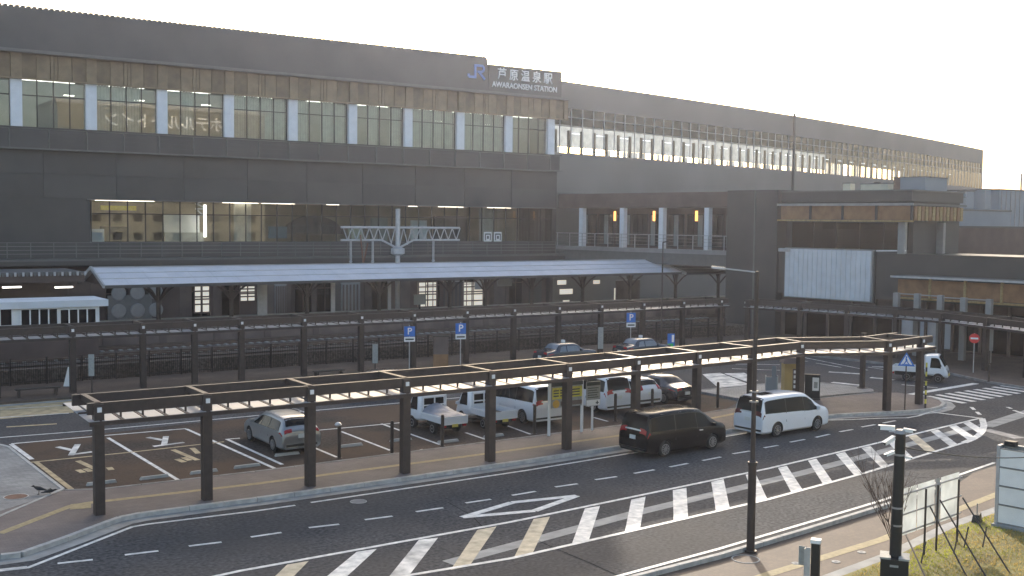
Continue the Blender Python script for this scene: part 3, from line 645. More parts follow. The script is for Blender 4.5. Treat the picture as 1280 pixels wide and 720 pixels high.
q = onY(995.5, 150, 100); d_ = ray(995.5, 150)
tt = None
for i in range(400):
    t = i/400; p = wp(t); 
    if abs((Vector((p.x,p.y,0))-Vector((0,0,0))).cross(Vector((d_.x,d_.y,0)).normalized()).z) < .45: tt = t; break
if tt: wbox(MB(), tt, -.35, -.1, .28, 13.3, 25.6).build('downpipe', 'roof_dark', ph)

# ================================================================== ANNEX (faces the forecourt, bridging the tracks)
AO = Vector((70.7,95.0)); AE = Vector((sin(.15), -cos(.15))); AN = Vector((-cos(.15), -sin(.15)))
def ax(s, o, z): p = AO+AE*s+AN*o; return (p.x, p.y, z)
def abox(m, s0, s1, o0, o1, z0, z1):
    return m.hexa([ax(s0,o0,z0),ax(s1,o0,z0),ax(s1,o1,z0),ax(s0,o1,z0)], [ax(s0,o0,z1),ax(s1,o0,z1),ax(s1,o1,z1),ax(s0,o1,z1)])
def AB(name, mm, par, *a): return abox(MB(), *a).build(name, mm, par)
def apx(px, py, o=0.0):
    d = ray(px, py); n = Vector((AN.x,AN.y,0)); p0 = Vector(ax(0,o,0)); t = n.dot(p0-CP)/n.dot(d); p = CP+d*t
    return (Vector((p.x,p.y))-AO).dot(AE), p.z
cb = thing('concourse_bridge', 'dark bridge building with four white columns and amber wall lamps behind an open railed deck', 'building', (*ax(11,-3,0)[:2],0))
AB('roof_band', 'wall_brown', cb, .3, 22.5, -12, .0, 11.5, 12.95); AB('back_wall', 'wall_brown', cb, .3, 22.5, -3.6, -3.2, 7.4, 11.5)
AB('deck_slab', 'ledge', cb, .3, 22.5, -12, .25, 6.0, 7.42); AB('slab_edge', 'grey_metal', cb, .3, 22.5, .25, .40, 7.1, 7.5)
for px in (726,777,826,883):
    s, _ = apx(px, 280); AB('column', 'white_col', cb, s-.27, s+.27, -.55, .0, 7.43, 11.48)
for px in (769,818,871):
    s, z = apx(px, 270, -3.1); l_ = AB('wall_lamp', 'black_plastic', cb, s-.16, s+.16, -3.19, -3.1, z-.6, z+.6); AB('lamp_glow', 'amber_lamp', l_, s-.11, s+.11, -3.1, -2.98, z-.5, z+.5)
for i in range(9):
    s0 = 1+i*2.35; gl = AB('window', 'frame_black', cb, s0, s0+2.0, -3.19, -3.14, 7.6, 10.9)
    for k in range(3): AB('pane', 'glass_dark' if (i*3+k) % 4 else 'sign_grey', gl, s0+.08+k*.64, s0+.64+k*.64, -3.135, -3.1, 7.7, 10.8)
m = MB()
for z in (7.85,8.2,8.5): abox(m, .3, 22.5, .30, .33, z, z+.025)
m.build('railing_wires', 'grey_metal', cb); AB('handrail', 'galv', cb, .3, 22.5, .28, .35, 8.82, 8.88)
for i in range(13): AB('railing_post', 'galv', cb, .5+i*1.8, .56+i*1.8, .285, .345, 7.51, 8.81)

an = thing('entrance_annex', 'dark brown corner annex with flat overhanging roof and a large white corrugated screen', 'building', (*ax(35,-5,0)[:2],0))
AB('tower', 'dark_wall', an, 22.6, 28.0, -10, .6, 0, 13.02)
AB('tower_trim', 'ledge', an, 25.55, 25.7, .6, .64, 0, 13.0)
AB('roof_block', 'dark_wall2', an, 28.0, 40.2, -9, .1, 11.95, 12.8); AB('roof_edge', 'ledge', an, 28.0, 40.3, -9.1, .2, 12.8, 12.9)
AB('upper_wall', 'dark_wall', an, 28.0, 39.9, -9, -.9, 7.7, 11.94)
AB('overhang', 'ledge', an, 28.3, 40.9, -8.2, 1.1, 11.62, 11.78); AB('overhang_edge', 'grey_metal', an, 28.3, 40.9, 1.1, 1.2, 11.6, 11.8); AB('overhang_edge', 'wood_gold', an, 28.3, 40.9, 1.0, 1.12, 10.28, 10.42)
for i in range(4):
    s0, s1 = 28.6+i*3.05, 28.6+(i+1)*3.05-.2; AB('timber_panel', 'wood_orange', an, s0, s1, .9, 1.0, 10.45, 11.58); AB('frame_post', 'brown_lt', an, s1+.02, s1+.18, .88, 1.1, 10.44, 11.6)
for i in range(14): AB('timber_fin', 'wood_gold' if i % 2 else 'wood_orange', an, 40.72, 40.82, .8-i*.62-.45, .8-i*.62, 10.4, 11.55)
for s_, o_ in ((39.6,.4),(40.2,-5.0)): AB('column', 'grey_metal', an, s_-.3, s_+.3, o_-.3, o_+.1, 7.7, 10.27)
for i in range(5): AB('pane', 'glass_dark', an, 28.6+i*2.2, 30.7+i*2.2, -.88, -.84, 8.0, 10.2)
AB('lower_block', 'dark_wall', an, 28.0, 60, -9, .25, 3.95, 7.66); AB('parapet_cap', 'roof_dark', an, 28.0, 60, -.2, .32, 7.66, 7.74)
s0, z0 = apx(980, 370, .6); s1, z1 = apx(1089, 314, .6)
for i in range(36):
    ww = (s1-s0)/36; AB('screen_rib', 'screen_white', an, s0+i*ww+.012, s0+(i+1)*ww-.012, .40, .56+.06*(i % 2), z0, z1)
AB('screen_frame', 'grey_metal', an, s0-.15, s1+.15, .26, .40, z0-.1, z1+.1)
AB('screen_edge', 'dark_wall', an, s1+.16, s1+.3, .26, .5, z0-.1, z1)
AB('screen_bracket', 'galv', an, s0-.5, s0+.5, .5, .9, z1-.25, z1+.05)
# lower canopy and timber wall to the right
AB('canopy_roof', 'ledge', an, 40.3, 60, .3, 3.2, 5.95, 6.05); AB('canopy_edge', 'galv', an, 40.25, 60, 3.2, 3.3, 5.93, 6.08)
for i in range(7): s0 = 40.6+i*2.75; AB('timber_panel', 'wood_orange', an, s0, s0+2.55, 2.6, 2.7, 4.45, 5.8); AB('frame_post', 'wood_gold', an, s0+2.57, s0+2.73, 2.55, 2.8, 4.4, 5.93)
AB('timber_sill', 'wood_gold', an, 40.4, 60, 2.5, 2.72, 4.25, 4.4)
AB('ground_wall', 'wall_brown', an, 28.0, 60, -9, -.3, 0, 3.94)
for i in range(14):
    s0 = 28.5+i*2.2; AB('shopfront_pane', 'glass_dark' if i not in (5,6) else 'screen_white', an, s0, s0+2.0, -.29, -.22, .3, 3.3); AB('pier', 'wall_brown2', an, s0+2.02, s0+2.18, -.29, .0, .12, 3.9)
p = apx(1095,318,.3); m = MB(); m.bar(ax(p[0],.3,7.9), ax(p[0]+2.6,.35,7.98), .08, .1); m.build('light_bar', 'sign_white', an)
for (x0,x1,y0,y1,sl) in [(1032,1040,283,283.5,'a'),]: pass

# columns standing in front of the annex
cr = thing('column_row', 'row of slim grey columns joined by thin top rails before the annex canopy', 'colonnade', (*ax(42,4.5,0)[:2],.12))
pv = None
for px, yt in ((1121,366),(1147,367),(1176,369),(1205,372),(1237,374)):
    s, z = apx(px, yt, 4.5); AB('column', 'grey_metal', cr, s-.2, s+.2, 4.3, 4.7, .12, z)
    if pv: abox(MB(), pv[0]+.2, s-.2, 4.46, 4.54, z-.12, z-.04).build('top_rail', 'grey_metal', cr); abox(MB(), pv[0]+.2, s-.2, 4.46, 4.54, z-1.5, z-1.44).build('top_rail', 'grey_metal', cr)
    pv = (s, z)

# rooftop plant and the grey sheds behind
def shed(label, cat, name, px0, px1, py0, py1, Y, depth, mm, ribs=0, cap=None):
    a = onY(px0, py1, Y); b = onY(px1, py0, Y); t = thing(name, label, cat, ((a.x+b.x)/2, Y+depth/2, 0))
    B('shell', mm, t, a.x, b.x, Y, Y+depth, 0 if a.z < 12 and Y > 70 else a.z, b.z)
    for k in range(ribs): x = a.x+(b.x-a.x)*(k+.5)/ribs; B('rib', 'grey_metal', t, x-.06, x+.06, Y-.08, Y-.003, max(0,a.z), b.z-.05)
    if cap: B('cap', cap, t, a.x-.1, b.x+.1, Y-.1, Y+depth+.1, b.z, b.z+.18)
    return t
def roofbox(label, name, cat, s0, s1, o0, o1, z0, h, mm, fan=False):
    t = thing(name, label, cat, ax((s0+s1)/2,(o0+o1)/2,z0)); AB('casing', mm, t, s0, s1, o1, o0, z0, z0+h)
    AB('lid', 'ledge', t, s0-.06, s1+.06, o1-.06, o0+.06, z0+h, z0+h+.07)
    if fan:
        p = ax((s0+s1)/2,(o0+o1)/2,z0+h+.07); MB().lathe([(.3,0),(.3,.12)], 14, 'z').build('fan_guard', 'black_plastic', t, True).location = Vector(p)-t.location
    return t
roofbox('low cream roof unit beside a dark vent on the flat annex roof', 'roof_unit', 'roof unit', 33.9, 36.4, -3, -4, 12.9, .6, 'beige_box', True)
roofbox('small dark brown vent box with yellow pipe on the flat annex roof', 'roof_vent', 'roof vent', 35.6, 36.7, -5.5, -6.5, 12.9, 1.2, 'wall_brown2')
roofbox('big pale blue grey plant box at the annex roof corner', 'plant_box', 'plant box', 37.0, 39.2, -4, -8.0, 12.9, 1.15, 'panel_cool')
roofbox('small cream cube unit on the flat annex roof near the dark tower', 'roof_unit', 'roof unit', 32.2, 32.9, -3, -3.8, 12.9, .7, 'beige_box')
g1 = shed('pale grey panel building with flat roof behind the annex corner', 'building', 'panel_building', 1190, 1263, 265, 300, 66, 14, 'panel_cool', 0, 'ledge')
g2 = shed('blue grey ribbed shed standing far behind beside the platform hall end', 'shed', 'ribbed_shed', 1247, 1300, 240, 300, 84, 12, 'panel_cool', 9, 'ledge')
g3 = shed('dark low annex wing with flat black roof beyond the corner columns', 'building', 'annex_wing', 1180, 1330, 286, 340, 61, 4, 'wall_brown', 0, 'roof_dark')
for (px0,px1,py0,py1,lab) in [(1183,1190,249,258,'small yellowish roof box beside the pale pipe on the grey panel building'),(1200,1207,247,258,'small round grey vent on the grey panel building roof'),(1207,1218,240,258,'tall pale grey duct on the grey panel building roof'),(1231,1239,237,258,'mauve grey chimney block on the grey panel building roof')]:
    a = onY(px0, py1, 70); b = onY(px1, py0, 70); t = thing('roof_duct', lab, 'roof duct', ((a.x+b.x)/2,70.5,a.z)); zb = g1.children[0].bound_box[6][2]+.18
    B('casing', 'beige_box' if 'yellow' in lab else 'panel_cool', t, a.x, b.x, 70, 71, min(a.z,zb), b.z); B('cap', 'ledge', t, a.x-.05, b.x+.05, 69.95, 71.05, b.z, b.z+.08)
t = thing('mast', 'thin mast with short bracket at the end of the platform hall', 'mast', (*(WP[NS]+Vector((6,2))),0)); e_ = WP[NS]+Vector((2.2,1.5))
MB().tube((e_.x,e_.y,0),(e_.x,e_.y,24.5),.22,8).build('pole', 'grey_metal', t); MB().bar((e_.x,e_.y,23.2),(e_.x-2.2,e_.y-.4,23.2),.15,.2).build('bracket', 'grey_metal', t)
p = onY(1277, 240, 86); t = thing('mast', 'thin bare mast rising from behind the blue grey ribbed shed', 'mast', (p.x,97,0)); b = onY(1277, 217, 97); MB().tube((b.x,97,0),(b.x,97,b.z),.14,8).build('pole', 'grey_metal', t); MB().tube((b.x,97,0),(b.x,97,.4),.3,8).build('base', 'concrete', t)

# ================================================================== PLATFORM, CANOPY, TRACKS
pf = tag(MB().prism([(-60,80.3),(98,80.3),(98,85.2),(-60,85.2)], .905, 2.15).build('platform', 'platform_brown'), kind='structure')
B('platform_edge', 'concrete_lt', pf, -60, 98, 80.12, 80.9, 2.15, 2.27); B('platform_edge', 'concrete_lt', pf, -60, 98, 84.6, 85.35, 2.15, 2.27)
for i in range(20): B('platform_pier', 'wall_brown2', pf, 4+i*4, 4.5+i*4, 80.2, 80.29, .92, 2.1)
for y in (73.6,74.67,77.4,78.47,87.2,88.27): B('rail', 'rail_steel', railway, -60, 140, y-.04, y+.04, .92, 1.07)
slm = MB().box(-.12,.12,-1.05,1.05,0,.1).data('sleeper', 'concrete')
for y in (74.1,77.93):
    for i in range(110): put('sleeper', slm, (8+i*.62,y,.86), 0, railway)
def gable(name, label, x0, x1, mm, Ye=79.0, Yr=82.5, Yf=86.0, ze=5.22, zr=6.3, posts=None):
    t = thing(name, label, 'canopy', ((x0+x1)/2,Yr,2.15))
    n = max(1, int((x1-x0)/1.6)); d = (x1-x0)/n
    for k in range(n):
        a, b = x0+k*d, x0+(k+1)*d-.02
        MB().hexa([(a,Ye,ze),(b,Ye,ze),(b,Yr,zr),(a,Yr,zr)], [(a,Ye-.02,ze+.07),(b,Ye-.02,ze+.07),(b,Yr,zr+.07),(a,Yr,zr+.07)]).build('roof_sheet', mm, t)
    for fz in (.33,.66): 
        y = Ye+(Yr-Ye)*fz; z = ze+(zr-ze)*fz+.07; B('snow_guard', 'galv', t, x0, x1, y-.03, y+.03, z+.005, z+.05)
    MB().hexa([(x0,Yr,zr),(x1,Yr,zr),(x1,Yf,ze),(x0,Yf,ze)], [(x0,Yr,zr+.06),(x1,Yr,zr+.06),(x1,Yf,ze+.06),(x0,Yf,ze+.06)]).build('far_slope', mm, t)
    B('ridge_cap', 'galv', t, x0, x1, Yr-.12, Yr+.12, zr+.075, zr+.13)
    B('fascia', 'roof_dark', t, x0, x1, Ye-.05, Ye-.022, ze-.16, ze+.05)
    m = MB(); m.bar((x0-.1,Ye-.1,ze-.02),(x0-.1,Yr,zr+.06),.12,.26); m.bar((x0-.1,Yf+.1,ze-.02),(x0-.1,Yr,zr+.06),.12,.26); m.build('barge_board', 'galv', t)
    MB().add([(x0+.2,Ye+.3,ze),(x0+.2,Yf-.3,ze),(x0+.2,Yr,zr-.1)],[(0,1,2)]).build('gable_panel', 'wall_brown', t)
    for xx in (posts or []):
        ps = MB(); ps.tube((xx,Yr,2.15),(xx,Yr,5.1),.17,8); po = ps.build('post', 'brown_steel', t)
        for dx, dy in ((-1.3,-.9),(1.3,-.9),(-1.3,.9),(1.3,.9)):
            MB().bar((xx,Yr,3.7),(xx+dx*.45,Yr+dy*.45,4.55),.14,.14).bar((xx+dx*.45,Yr+dy*.45,4.55),(xx+dx,Yr+dy,5.2),.14,.14).build('brace', 'brown_steel', po)
    k = x0+1
    while k < x1: MB().bar((k,Ye+.15,ze-.03),(k,Yr,zr-.08),.12,.18).bar((k,Yf-.15,ze-.03),(k,Yr,zr-.08),.12,.18).build('rafter', 'wall_brown', t); k += 3.2
    B('beam', 'brown_steel', t, x0+.3, x1-.3, Yr-1.0, Yr-.85, 5.12, 5.28); B('beam', 'brown_steel', t, x0+.3, x1-.3, Yr+.85, Yr+1.0, 5.12, 5.28)
    return t
gable('platform_canopy', 'long blue grey metal gable roof over the railway platform', 19.9, 74.0, 'canopy_blue', posts=[24.6,30.2,36.5,43.0,49.9,53.6,58.7,64.6,70.5])
gable('platform_canopy', 'short darker stretch of platform roof continuing towards the bridge building', 74.6, 88.0, 'ledge', ze=5.15, zr=6.0, posts=[76.5,82.5])
lc = thing('platform_roof', 'dark platform roof with corrugated edge and tube lights behind the white hut', 'canopy', (10,83,2.15))
B('roof_sheet', 'ledge', lc, -10, 18.8, 80.2, 86, 6.05, 6.2); B('fascia', 'wall_brown', lc, -10, 18.8, 80.1, 80.19, 5.5, 6.0); B('back_wall', 'wall_brown2', lc, -10, 18.8, 85.3, 85.5, 2.3, 6.0)
for i in range(60): B('corrugation', 'galv' if i % 2 else 'ledge', lc, 4+i*.25, 4.13+i*.25, 79.95, 80.09, 5.95, 6.22)
for px in (15,80): p = onY(px, 359, 82); B('tube_light', 'tube_light', lc, p.x-.6, p.x+.6, 82, 82.1, p.z-.05, p.z+.05)
for x in (-4,2,8,13.5): B('post', 'brown_steel', lc, x-.12, x+.12, 82.8, 83.04, 2.15, 6.04)
# platform fittings
for px0,px1,py0,py1,mm,Y,nm in [(322,334,356,392,'galv',83.5,'drain_pipe'),(414,419,353,392,'galv',82.5,'steel_post'),(427,449,354,389,'sign_grey',90,'shutter_door'),(555,580,352,388,'dark_wall2',92,'shutter_door'),(518,532,369,381,'sign_grey',84,'monitor_box'),(622,640,350,358,'sign_grey',83.5,'hanging_sign'),(485,489,350,385,'galv',83.5,'steel_post'),(770,800,350,382,'wall_brown2',90,'shutter_door'),(344,358,356,385,'sign_grey',91,'shutter_door')]:
    a = onY(px0, py1, Y); b = onY(px1, py0, Y)
    t = thing(nm, {'drain_pipe':'pale grey downpipe on the platform under the blue canopy','steel_post':'slender pale steel post on the platform under the canopy','shutter_door':'ribbed shutter door in the brown ground floor under the canopy','monitor_box':'grey display box on the platform under the canopy','hanging_sign':'pale hanging name sign under the platform canopy'}[nm], nm.replace('_',' '), ((a.x+b.x)/2,Y,2.15), group=nm.replace('_',' ')+'s on the platform')
    if nm == 'steel_post': t['label'] = 'slender pale steel post under the canopy ' + ('well left of' if px0 < 450 else 'close beside') + ' the catenary mast'
    if nm == 'shutter_door': t['label'] = {427:'pale ribbed shutter door under the canopy left of the catenary mast',555:'dark ribbed shutter door between the two bright openings under the canopy',770:'brown ribbed shutter door under the canopy below the bridge deck',344:'small grey ribbed door under the canopy beside the pale downpipe'}[px0]
    lo = .95 if Y > 86 else (2.28 if nm not in ('hanging_sign','monitor_box') else a.z); 
    B('panel', mm, t, a.x, b.x, Y, Y+.12, lo, b.z); B('rim', 'grey_metal', t, a.x-.05, b.x+.05, Y+.02, Y+.14, b.z, b.z+.08)
    if nm == 'shutter_door':
        for k in range(5): x = a.x+(b.x-a.x)*(k+.5)/5; B('slat', 'wall_brown2', t, x-.08, x+.08, Y-.04, Y-.003, lo, b.z-.1)
    if nm == 'monitor_box': B('stand', 'brown_steel', t, (a.x+b.x)/2-.08, (a.x+b.x)/2+.08, Y+.03, Y+.1, 2.28, lo)
# catenary mast
MX, MY = 46.8, 86.3
cat = thing('catenary_mast', 'grey railway catenary mast with lattice crossbeam rising behind the platform canopy', 'mast', (MX,MY,.9))
MB().tube((MX,MY,.9),(MX,MY,11.0),.21,14).build('pole', 'galv', cat, smooth=True)
MB().lathe([(.3,0),(.62,.15),(.62,.6),(.3,.75)], 10, 'z', (MX,MY,6.9)).build('collar', 'galv', cat)
tb = MB().tube((41.3,MY,9.35),(53.2,MY,9.35),.10,8).build('top_chord', 'galv', cat); MB().tube((41.3,MY,8.25),(45.2,MY,8.25),.09,8).tube((45.2,MY,8.25),(MX-.2,MY,7.6),.09,8).build('bottom_chord', 'galv', cat); MB().tube((48.4,MY,8.25),(53.2,MY,8.25),.09,8).tube((48.4,MY,8.25),(MX+.2,MY,7.6),.09,8).build('bottom_chord', 'galv', cat)
x = 41.5; k = 0
while x < 53:
    z = 8.25 if not 45.2 < x < 48.4 else 8.25-.65*(1-abs(x-MX)/1.6); MB().tube((x,MY,z if k % 2 else 9.33),(x+.42,MY,9.33 if k % 2 else z),.045,6).build('lattice_rod', 'galv', cat); x += .42; k += 1
for x, zb in ((42.1,6.4),(44.2,6.4),(50.3,6.4)):
    MB().tube((x,MY-.15,8.2),(x,MY-.15,zb),.035,6).tube((x+.12,MY-.15,8.2),(x+.12,MY-.15,zb),.035,6).build('hanger', 'galv', cat); MB().lathe([(.06,0),(.17,.05),(.06,.1),(.17,.18),(.06,.24),(.17,.32),(.06,.4)], 10, 'z', (x+.05,MY-.15,zb-.3)).build('insulator', 'insul', cat)
MB().bar((43.0,MY-.3,8.7),(43.25,MY-.3,6.3),.09,.09).bar((43.7,MY-.3,8.0),(43.3,MY-.3,6.3),.09,.09).build('strut', 'rust', cat)
# overhead wires
m = MB()
# white hut beside the track
ht = thing('signal_hut', 'small white flat roofed hut with sliding windows beside the railway fence', 'hut', (14,75,.9))
B('wall', 'white_metal', ht, 6, 18.25, 74, 77, 2.75, 4.25); B('plinth', 'wall_brown', ht, 6.05, 18.2, 74.06, 76.95, .9, 2.75); B('roof', 'screen_white', ht, 5.6, 18.75, 73.7, 77.4, 4.25, 4.68)
for px0, px1 in ((0,15),(26,72),(75,120)):
    a = onY(px0, 408, 73.95); b = onY(px1, 385, 73.95); f_ = B('window', 'car_glass', ht, a.x, b.x, 73.94, 73.995, a.z, b.z); w_ = b.x-a.x
    m = MB(); n = 4 if px0 else 1
    for k in range(n+1): m.box(a.x+w_*k/n-.04, a.x+w_*k/n+.04, 73.90, 73.938, a.z, b.z)
    m.box(a.x, b.x, 73.91, 73.937, a.z-.05, a.z+.05); m.box(a.x, b.x, 73.91, 73.937, b.z-.05, b.z+.05); m.build('frame', 'white_metal', f_)
# railway fence
fc = thing('railway_fence', 'dark brown picket fence between the forecourt and the railway', 'fence', (30,69.0,.12))
m = MB(); x = -8.0
while x < 70: m.box(x-.012, x+.012, 68.99, 69.02, .2, 1.55); x += .125
m.build('pickets', 'picket', fc)['kind'] = 'stuff'
for z in (.3,1.42): B('rail', 'brown_steel', fc, -8, 70, 69.021, 69.06, z, z+.06)
pm = MB().box(-.05,.05,-.05,.05,0,1.75).data('post', 'brown_steel'); x = -8
while x < 70.1: put('post', pm, (x,69.1,.0), 0, fc); x += 2.0
lw = thing('trackside_wall', 'low brown trackside wall with pipes behind the picket fence', 'wall', (30,71,0)); B('wall', 'platform_brown', lw, -20, 72, 71, 71.25, .0, .95); B('coping', 'brown_lt', lw, -20, 72, 70.95, 71.3, .95, 1.03); B('pipe', 'brown_lt', lw, -20, 72, 70.75, 70.9, .6, .7)

# ================================================================== PERGOLAS (covered walks)
def pergola(name, label, pts, depth, ztop, side=1, colskip=(), ext0=0.6, ext1=0.5, z0=.12, rear=2.1, fo=.25, npan=5):
    t = thing(name, label, 'pergola', (*pts[0],z0)); V = [Vector(p) for p in pts]; n = len(V)
    def nrm(i):
        d = (V[min(n-1,i+1)]-V[max(0,i-1)]).normalized(); return Vector((-d.y,d.x))*side
    N_ = [nrm(i) for i in range(n)]
    zb, zg = ztop-.36, ztop-.62
    cm_ = MB().box(-.16,.16,-.16,.16,0,ztop-.02-z0).data('column', 'brown_steel'); cap = MB().box(-.17,.17,-.005,.005,-.09,.09).data('column_lamp', 'sign_white')
    for i, p in enumerate(V):
        if i in colskip: continue
        a = math.atan2(N_[i].y, N_[i].x)-pi/2*side
        c = put('column', cm_, (p.x,p.y,z0), a, t)
        q = p+N_[i]*rear
        MB().bar((p.x,p.y,ztop-.07),(q.x,q.y,ztop-.07),.16,.2).build('cross_beam', 'brown_steel', t)
        MB().bar((p.x,p.y,ztop+.036),(q.x,q.y,ztop+.036),.19,.012).build('beam_flashing', 'brown_lt', t)
        f = p-N_[i]*.18; B('lamp_plate', 'sign_white', c, f.x-.07, f.x+.07, f.y-.02, f.y+.02, ztop-.28, ztop-.12)
    E0 = V[0]-(V[1]-V[0]).normalized()*ext0; E1 = V[-1]+(V[-1]-V[-2]).normalized()*ext1
    W = [E0]+V+[E1]; WN = [N_[0]]+N_+[N_[-1]]
    for i in range(len(W)-1):
        a, b, na, nb = W[i], W[i+1], WN[i], WN[i+1]; L = (b-a).length
        for o in (0.0, rear):
            pa, pb = a+na*o, b+nb*o
            MB().bar((pa.x,pa.y,(ztop+zb)/2),(pb.x,pb.y,(ztop+zb)/2),.14,ztop-zb).build('beam', 'brown_steel', t)
            MB().bar((pa.x,pa.y,ztop+.012),(pb.x,pb.y,ztop+.012),.17,.02).build('beam_flashing', 'brown_lt', t)
        fa, fb = a-na*fo, b-nb*fo
        MB().bar((fa.x,fa.y,zg-.02),(fb.x,fb.y,zg-.02),.1,.14).build('gutter', 'brown_steel', t)
        ra, rb = a+na*(depth-fo), b+nb*(depth-fo); MB().bar((ra.x,ra.y,zg+.1),(rb.x,rb.y,zg+.1),.08,.1).build('gutter', 'brown_steel', t)
        ma, mb = fa.lerp(ra,.40), fb.lerp(rb,.40); MB().bar((ma.x,ma.y,zg+.115),(mb.x,mb.y,zg+.115),.09,.07).build('purlin', 'brown_steel', t)
        k = max(1, round(npan*L/4.0))
        for j in range(k):
            t0, t1 = j/k+.022, (j+1)/k-.022; A0, A1 = fa.lerp(fb,t0), fa.lerp(fb,t1); R0_, R1_ = ra.lerp(rb,t0), ra.lerp(rb,t1); h = .02
            MB().hexa([(*A0,zg+.04),(*A1,zg+.04),(*R1_,zg+.14),(*R0_,zg+.14)], [(*A0,zg+.04+h),(*A1,zg+.04+h),(*R1_,zg+.14+h),(*R0_,zg+.14+h)]).build('roof_panel', 'glass_roof', t)
            if j:
                h0 = fa.lerp(fb,j/k); h1 = a.lerp(b,j/k); h2 = h1+na.lerp(nb,j/k)*(depth-.5)
                MB().bar((h0.x,h0.y,zg+.02),(h2.x,h2.y,zg+.10),.05,.07).bar((h1.x,h1.y,zg+.1),(h1.x,h1.y,zb),.06,.06).build('bracket', 'brown_steel', t)
    return t
FP = [(9.2,37.62),(12.85,37.62),(16.75,37.6),(20.75,37.6),(24.75,37.62),(28.9,37.88),(33.0,38.1),(37.05,38.35),(41.0,38.55),(45.0,38.9),(49.65,36.95),(53.0,37.35)]
pergola('walkway_pergola', 'brown steel pergola with glass roof along the sidewalk in front of the parking bays', FP, 3.75, 3.85, 1, ext0=.35, ext1=1.2)
BP = [(-5.2,64.9),(-1.3,64.9),(2.6,64.9),(6.6,64.9),(10.6,64.9),(14.5,64.8),(18.4,64.8),(21.4,64.7),(24.3,64.7),(28.4,64.7),(32.4,64.7),(36.3,64.7),(40.6,64.9),(44.6,64.9),(48.6,64.9),(52.6,64.9),(56.8,64.9),(61,64.9),(65,64.7)]
pergola('walkway_pergola', 'brown steel pergola with narrow glass roof along the railway fence', BP, 2.9, 3.85, 1, ext0=.2, ext1=.8, rear=1.9)
RP = [(67.0,63.6),(68.4,59.3),(69.4,55.5),(70.0,51.5),(70.2,47.8),(69.4,43.8),(68.4,40.2),(66.5,35.5),(64.5,32)]
pergola('walkway_pergola', 'brown steel pergola curving past the annex at the no entry sign', RP, 3.4, 3.75, 1, ext0=.3, ext1=.4, rear=2.2)
st = thing('steel_post', 'lone dark steel post standing on the rear edge of the traffic island', 'post', (55.1,42.8,.13)); MB().box(54.98,55.22,42.68,42.92,.13,3.5).build('shaft', 'brown_steel', st); MB().box(54.9,55.3,42.6,43.0,.13,.17).build('base_plate', 'brown_steel', st)

# ================================================================== VEHICLES
def lerp(a, b, t): return a+(b-a)*t
class Body:
    # stations: x, ztop, zbelt, half width, roof half width, zbottom
    def __init__(s, st): s.st = st
    def sec(s, u):
        i = min(len(s.st)-2, max(0, int(u))); t = u-i; a, b = s.st[i], s.st[i+1]
        x, zt, zb, hw, wt_, z0 = [lerp(a[k], b[k], t) for k in range(6)]
        k = min(1, max(.25, (zt-zb)/.35))
        return x, [(0,z0),(hw*.85,z0),(hw*.975,z0+.09),(hw,lerp(z0,zb,.5)),(hw*.992,lerp(z0,zb,.85)),(hw*.965,zb),(lerp(hw*.965,wt_,.9),zt-.11*k),(wt_-.03,zt-.05*k),(wt_-.14,zt-.012*k),(wt_*.5,zt+.012),(0,zt+.02)]
    def mesh(s, sub=3):
        m = MB(); us = [i+j/sub for i in range(len(s.st)-1) for j in range(sub)]+[len(s.st)-1]; rings = []
        for u in us:
            x, p = s.sec(u); rings.append([(x,y,z) for y, z in p]+[(x,-y,z) for y, z in p[-2:0:-1]])
        n = len(rings[0]); vs = [v for r in rings for v in r]; fs = []
        for i in range(len(rings)-1):
            for j in range(n): fs.append((i*n+j, i*n+(j+1)%n, (i+1)*n+(j+1)%n, (i+1)*n+j))
        fs.append(tuple(range(n))); fs.append(tuple(range((len(rings)-1)*n, len(rings)*n)))
        return m.add(vs, fs)
    def side(s, u, t, sg, off=.01):   # t: 0 belt, 1 roof edge (below 0: lower body)
        x, p = s.sec(u)
        a, b = (p[5], p[6]) if t >= 0 else (p[5], p[3])
        t = abs(t); y = lerp(a[0], b[0], t); z = lerp(a[1], b[1], t); return (x, sg*(y+off), z)
    def top(s, u, f, off=.01):         # f: -1..1 across the upper surface
        x, p = s.sec(u); y = abs(f)*p[6][0]; q = p[6:]
        z = q[-1][1]
        for i in range(len(q)-1):
            if q[i+1][0] <= y <= q[i][0]: z = lerp(q[i][1], q[i+1][1], (q[i][0]-y)/max(1e-6, q[i][0]-q[i+1][0])); break
        x2, p2 = s.sec(min(len(s.st)-1, u+.02)); x1, p1_ = s.sec(max(0, u-.02)); dx, dz = x2-x1, p2[-1][1]-p1_[-1][1]; l = math.hypot(dx,dz) or 1
        return (x-dz/l*off, math.copysign(y, f), z+dx/l*off)
    def sidepatch(s, c, sg, nu=6, off=.012):  # c: (u_bottom0,u_bottom1,u_top0,u_top1,t0,t1)
        m = MB(); nt = 3; vs = []
        for j in range(nt+1):
            for i in range(nu+1):
                a = j/nt; vs.append(s.side(lerp(lerp(c[0],c[2],a), lerp(c[1],c[3],a), i/nu), lerp(c[4],c[5],a), sg, off))
        return m.add(vs, [(j*(nu+1)+i, j*(nu+1)+i+1, (j+1)*(nu+1)+i+1, (j+1)*(nu+1)+i) for j in range(nt) for i in range(nu)])
    def toppatch(s, u0, u1, f0, f1, nu=5, nf=8, off=.012, taper=0.0):
        m = MB(); vs = []
        for j in range(nf+1):
            for i in range(nu+1):
                u = lerp(u0,u1,i/nu); k = 1-taper*(i/nu); vs.append(s.top(u, lerp(f0,f1,j/nf)*k, off))
        return m.add(vs, [(j*(nu+1)+i, j*(nu+1)+i+1, (j+1)*(nu+1)+i+1, (j+1)*(nu+1)+i) for j in range(nf) for i in range(nu)])

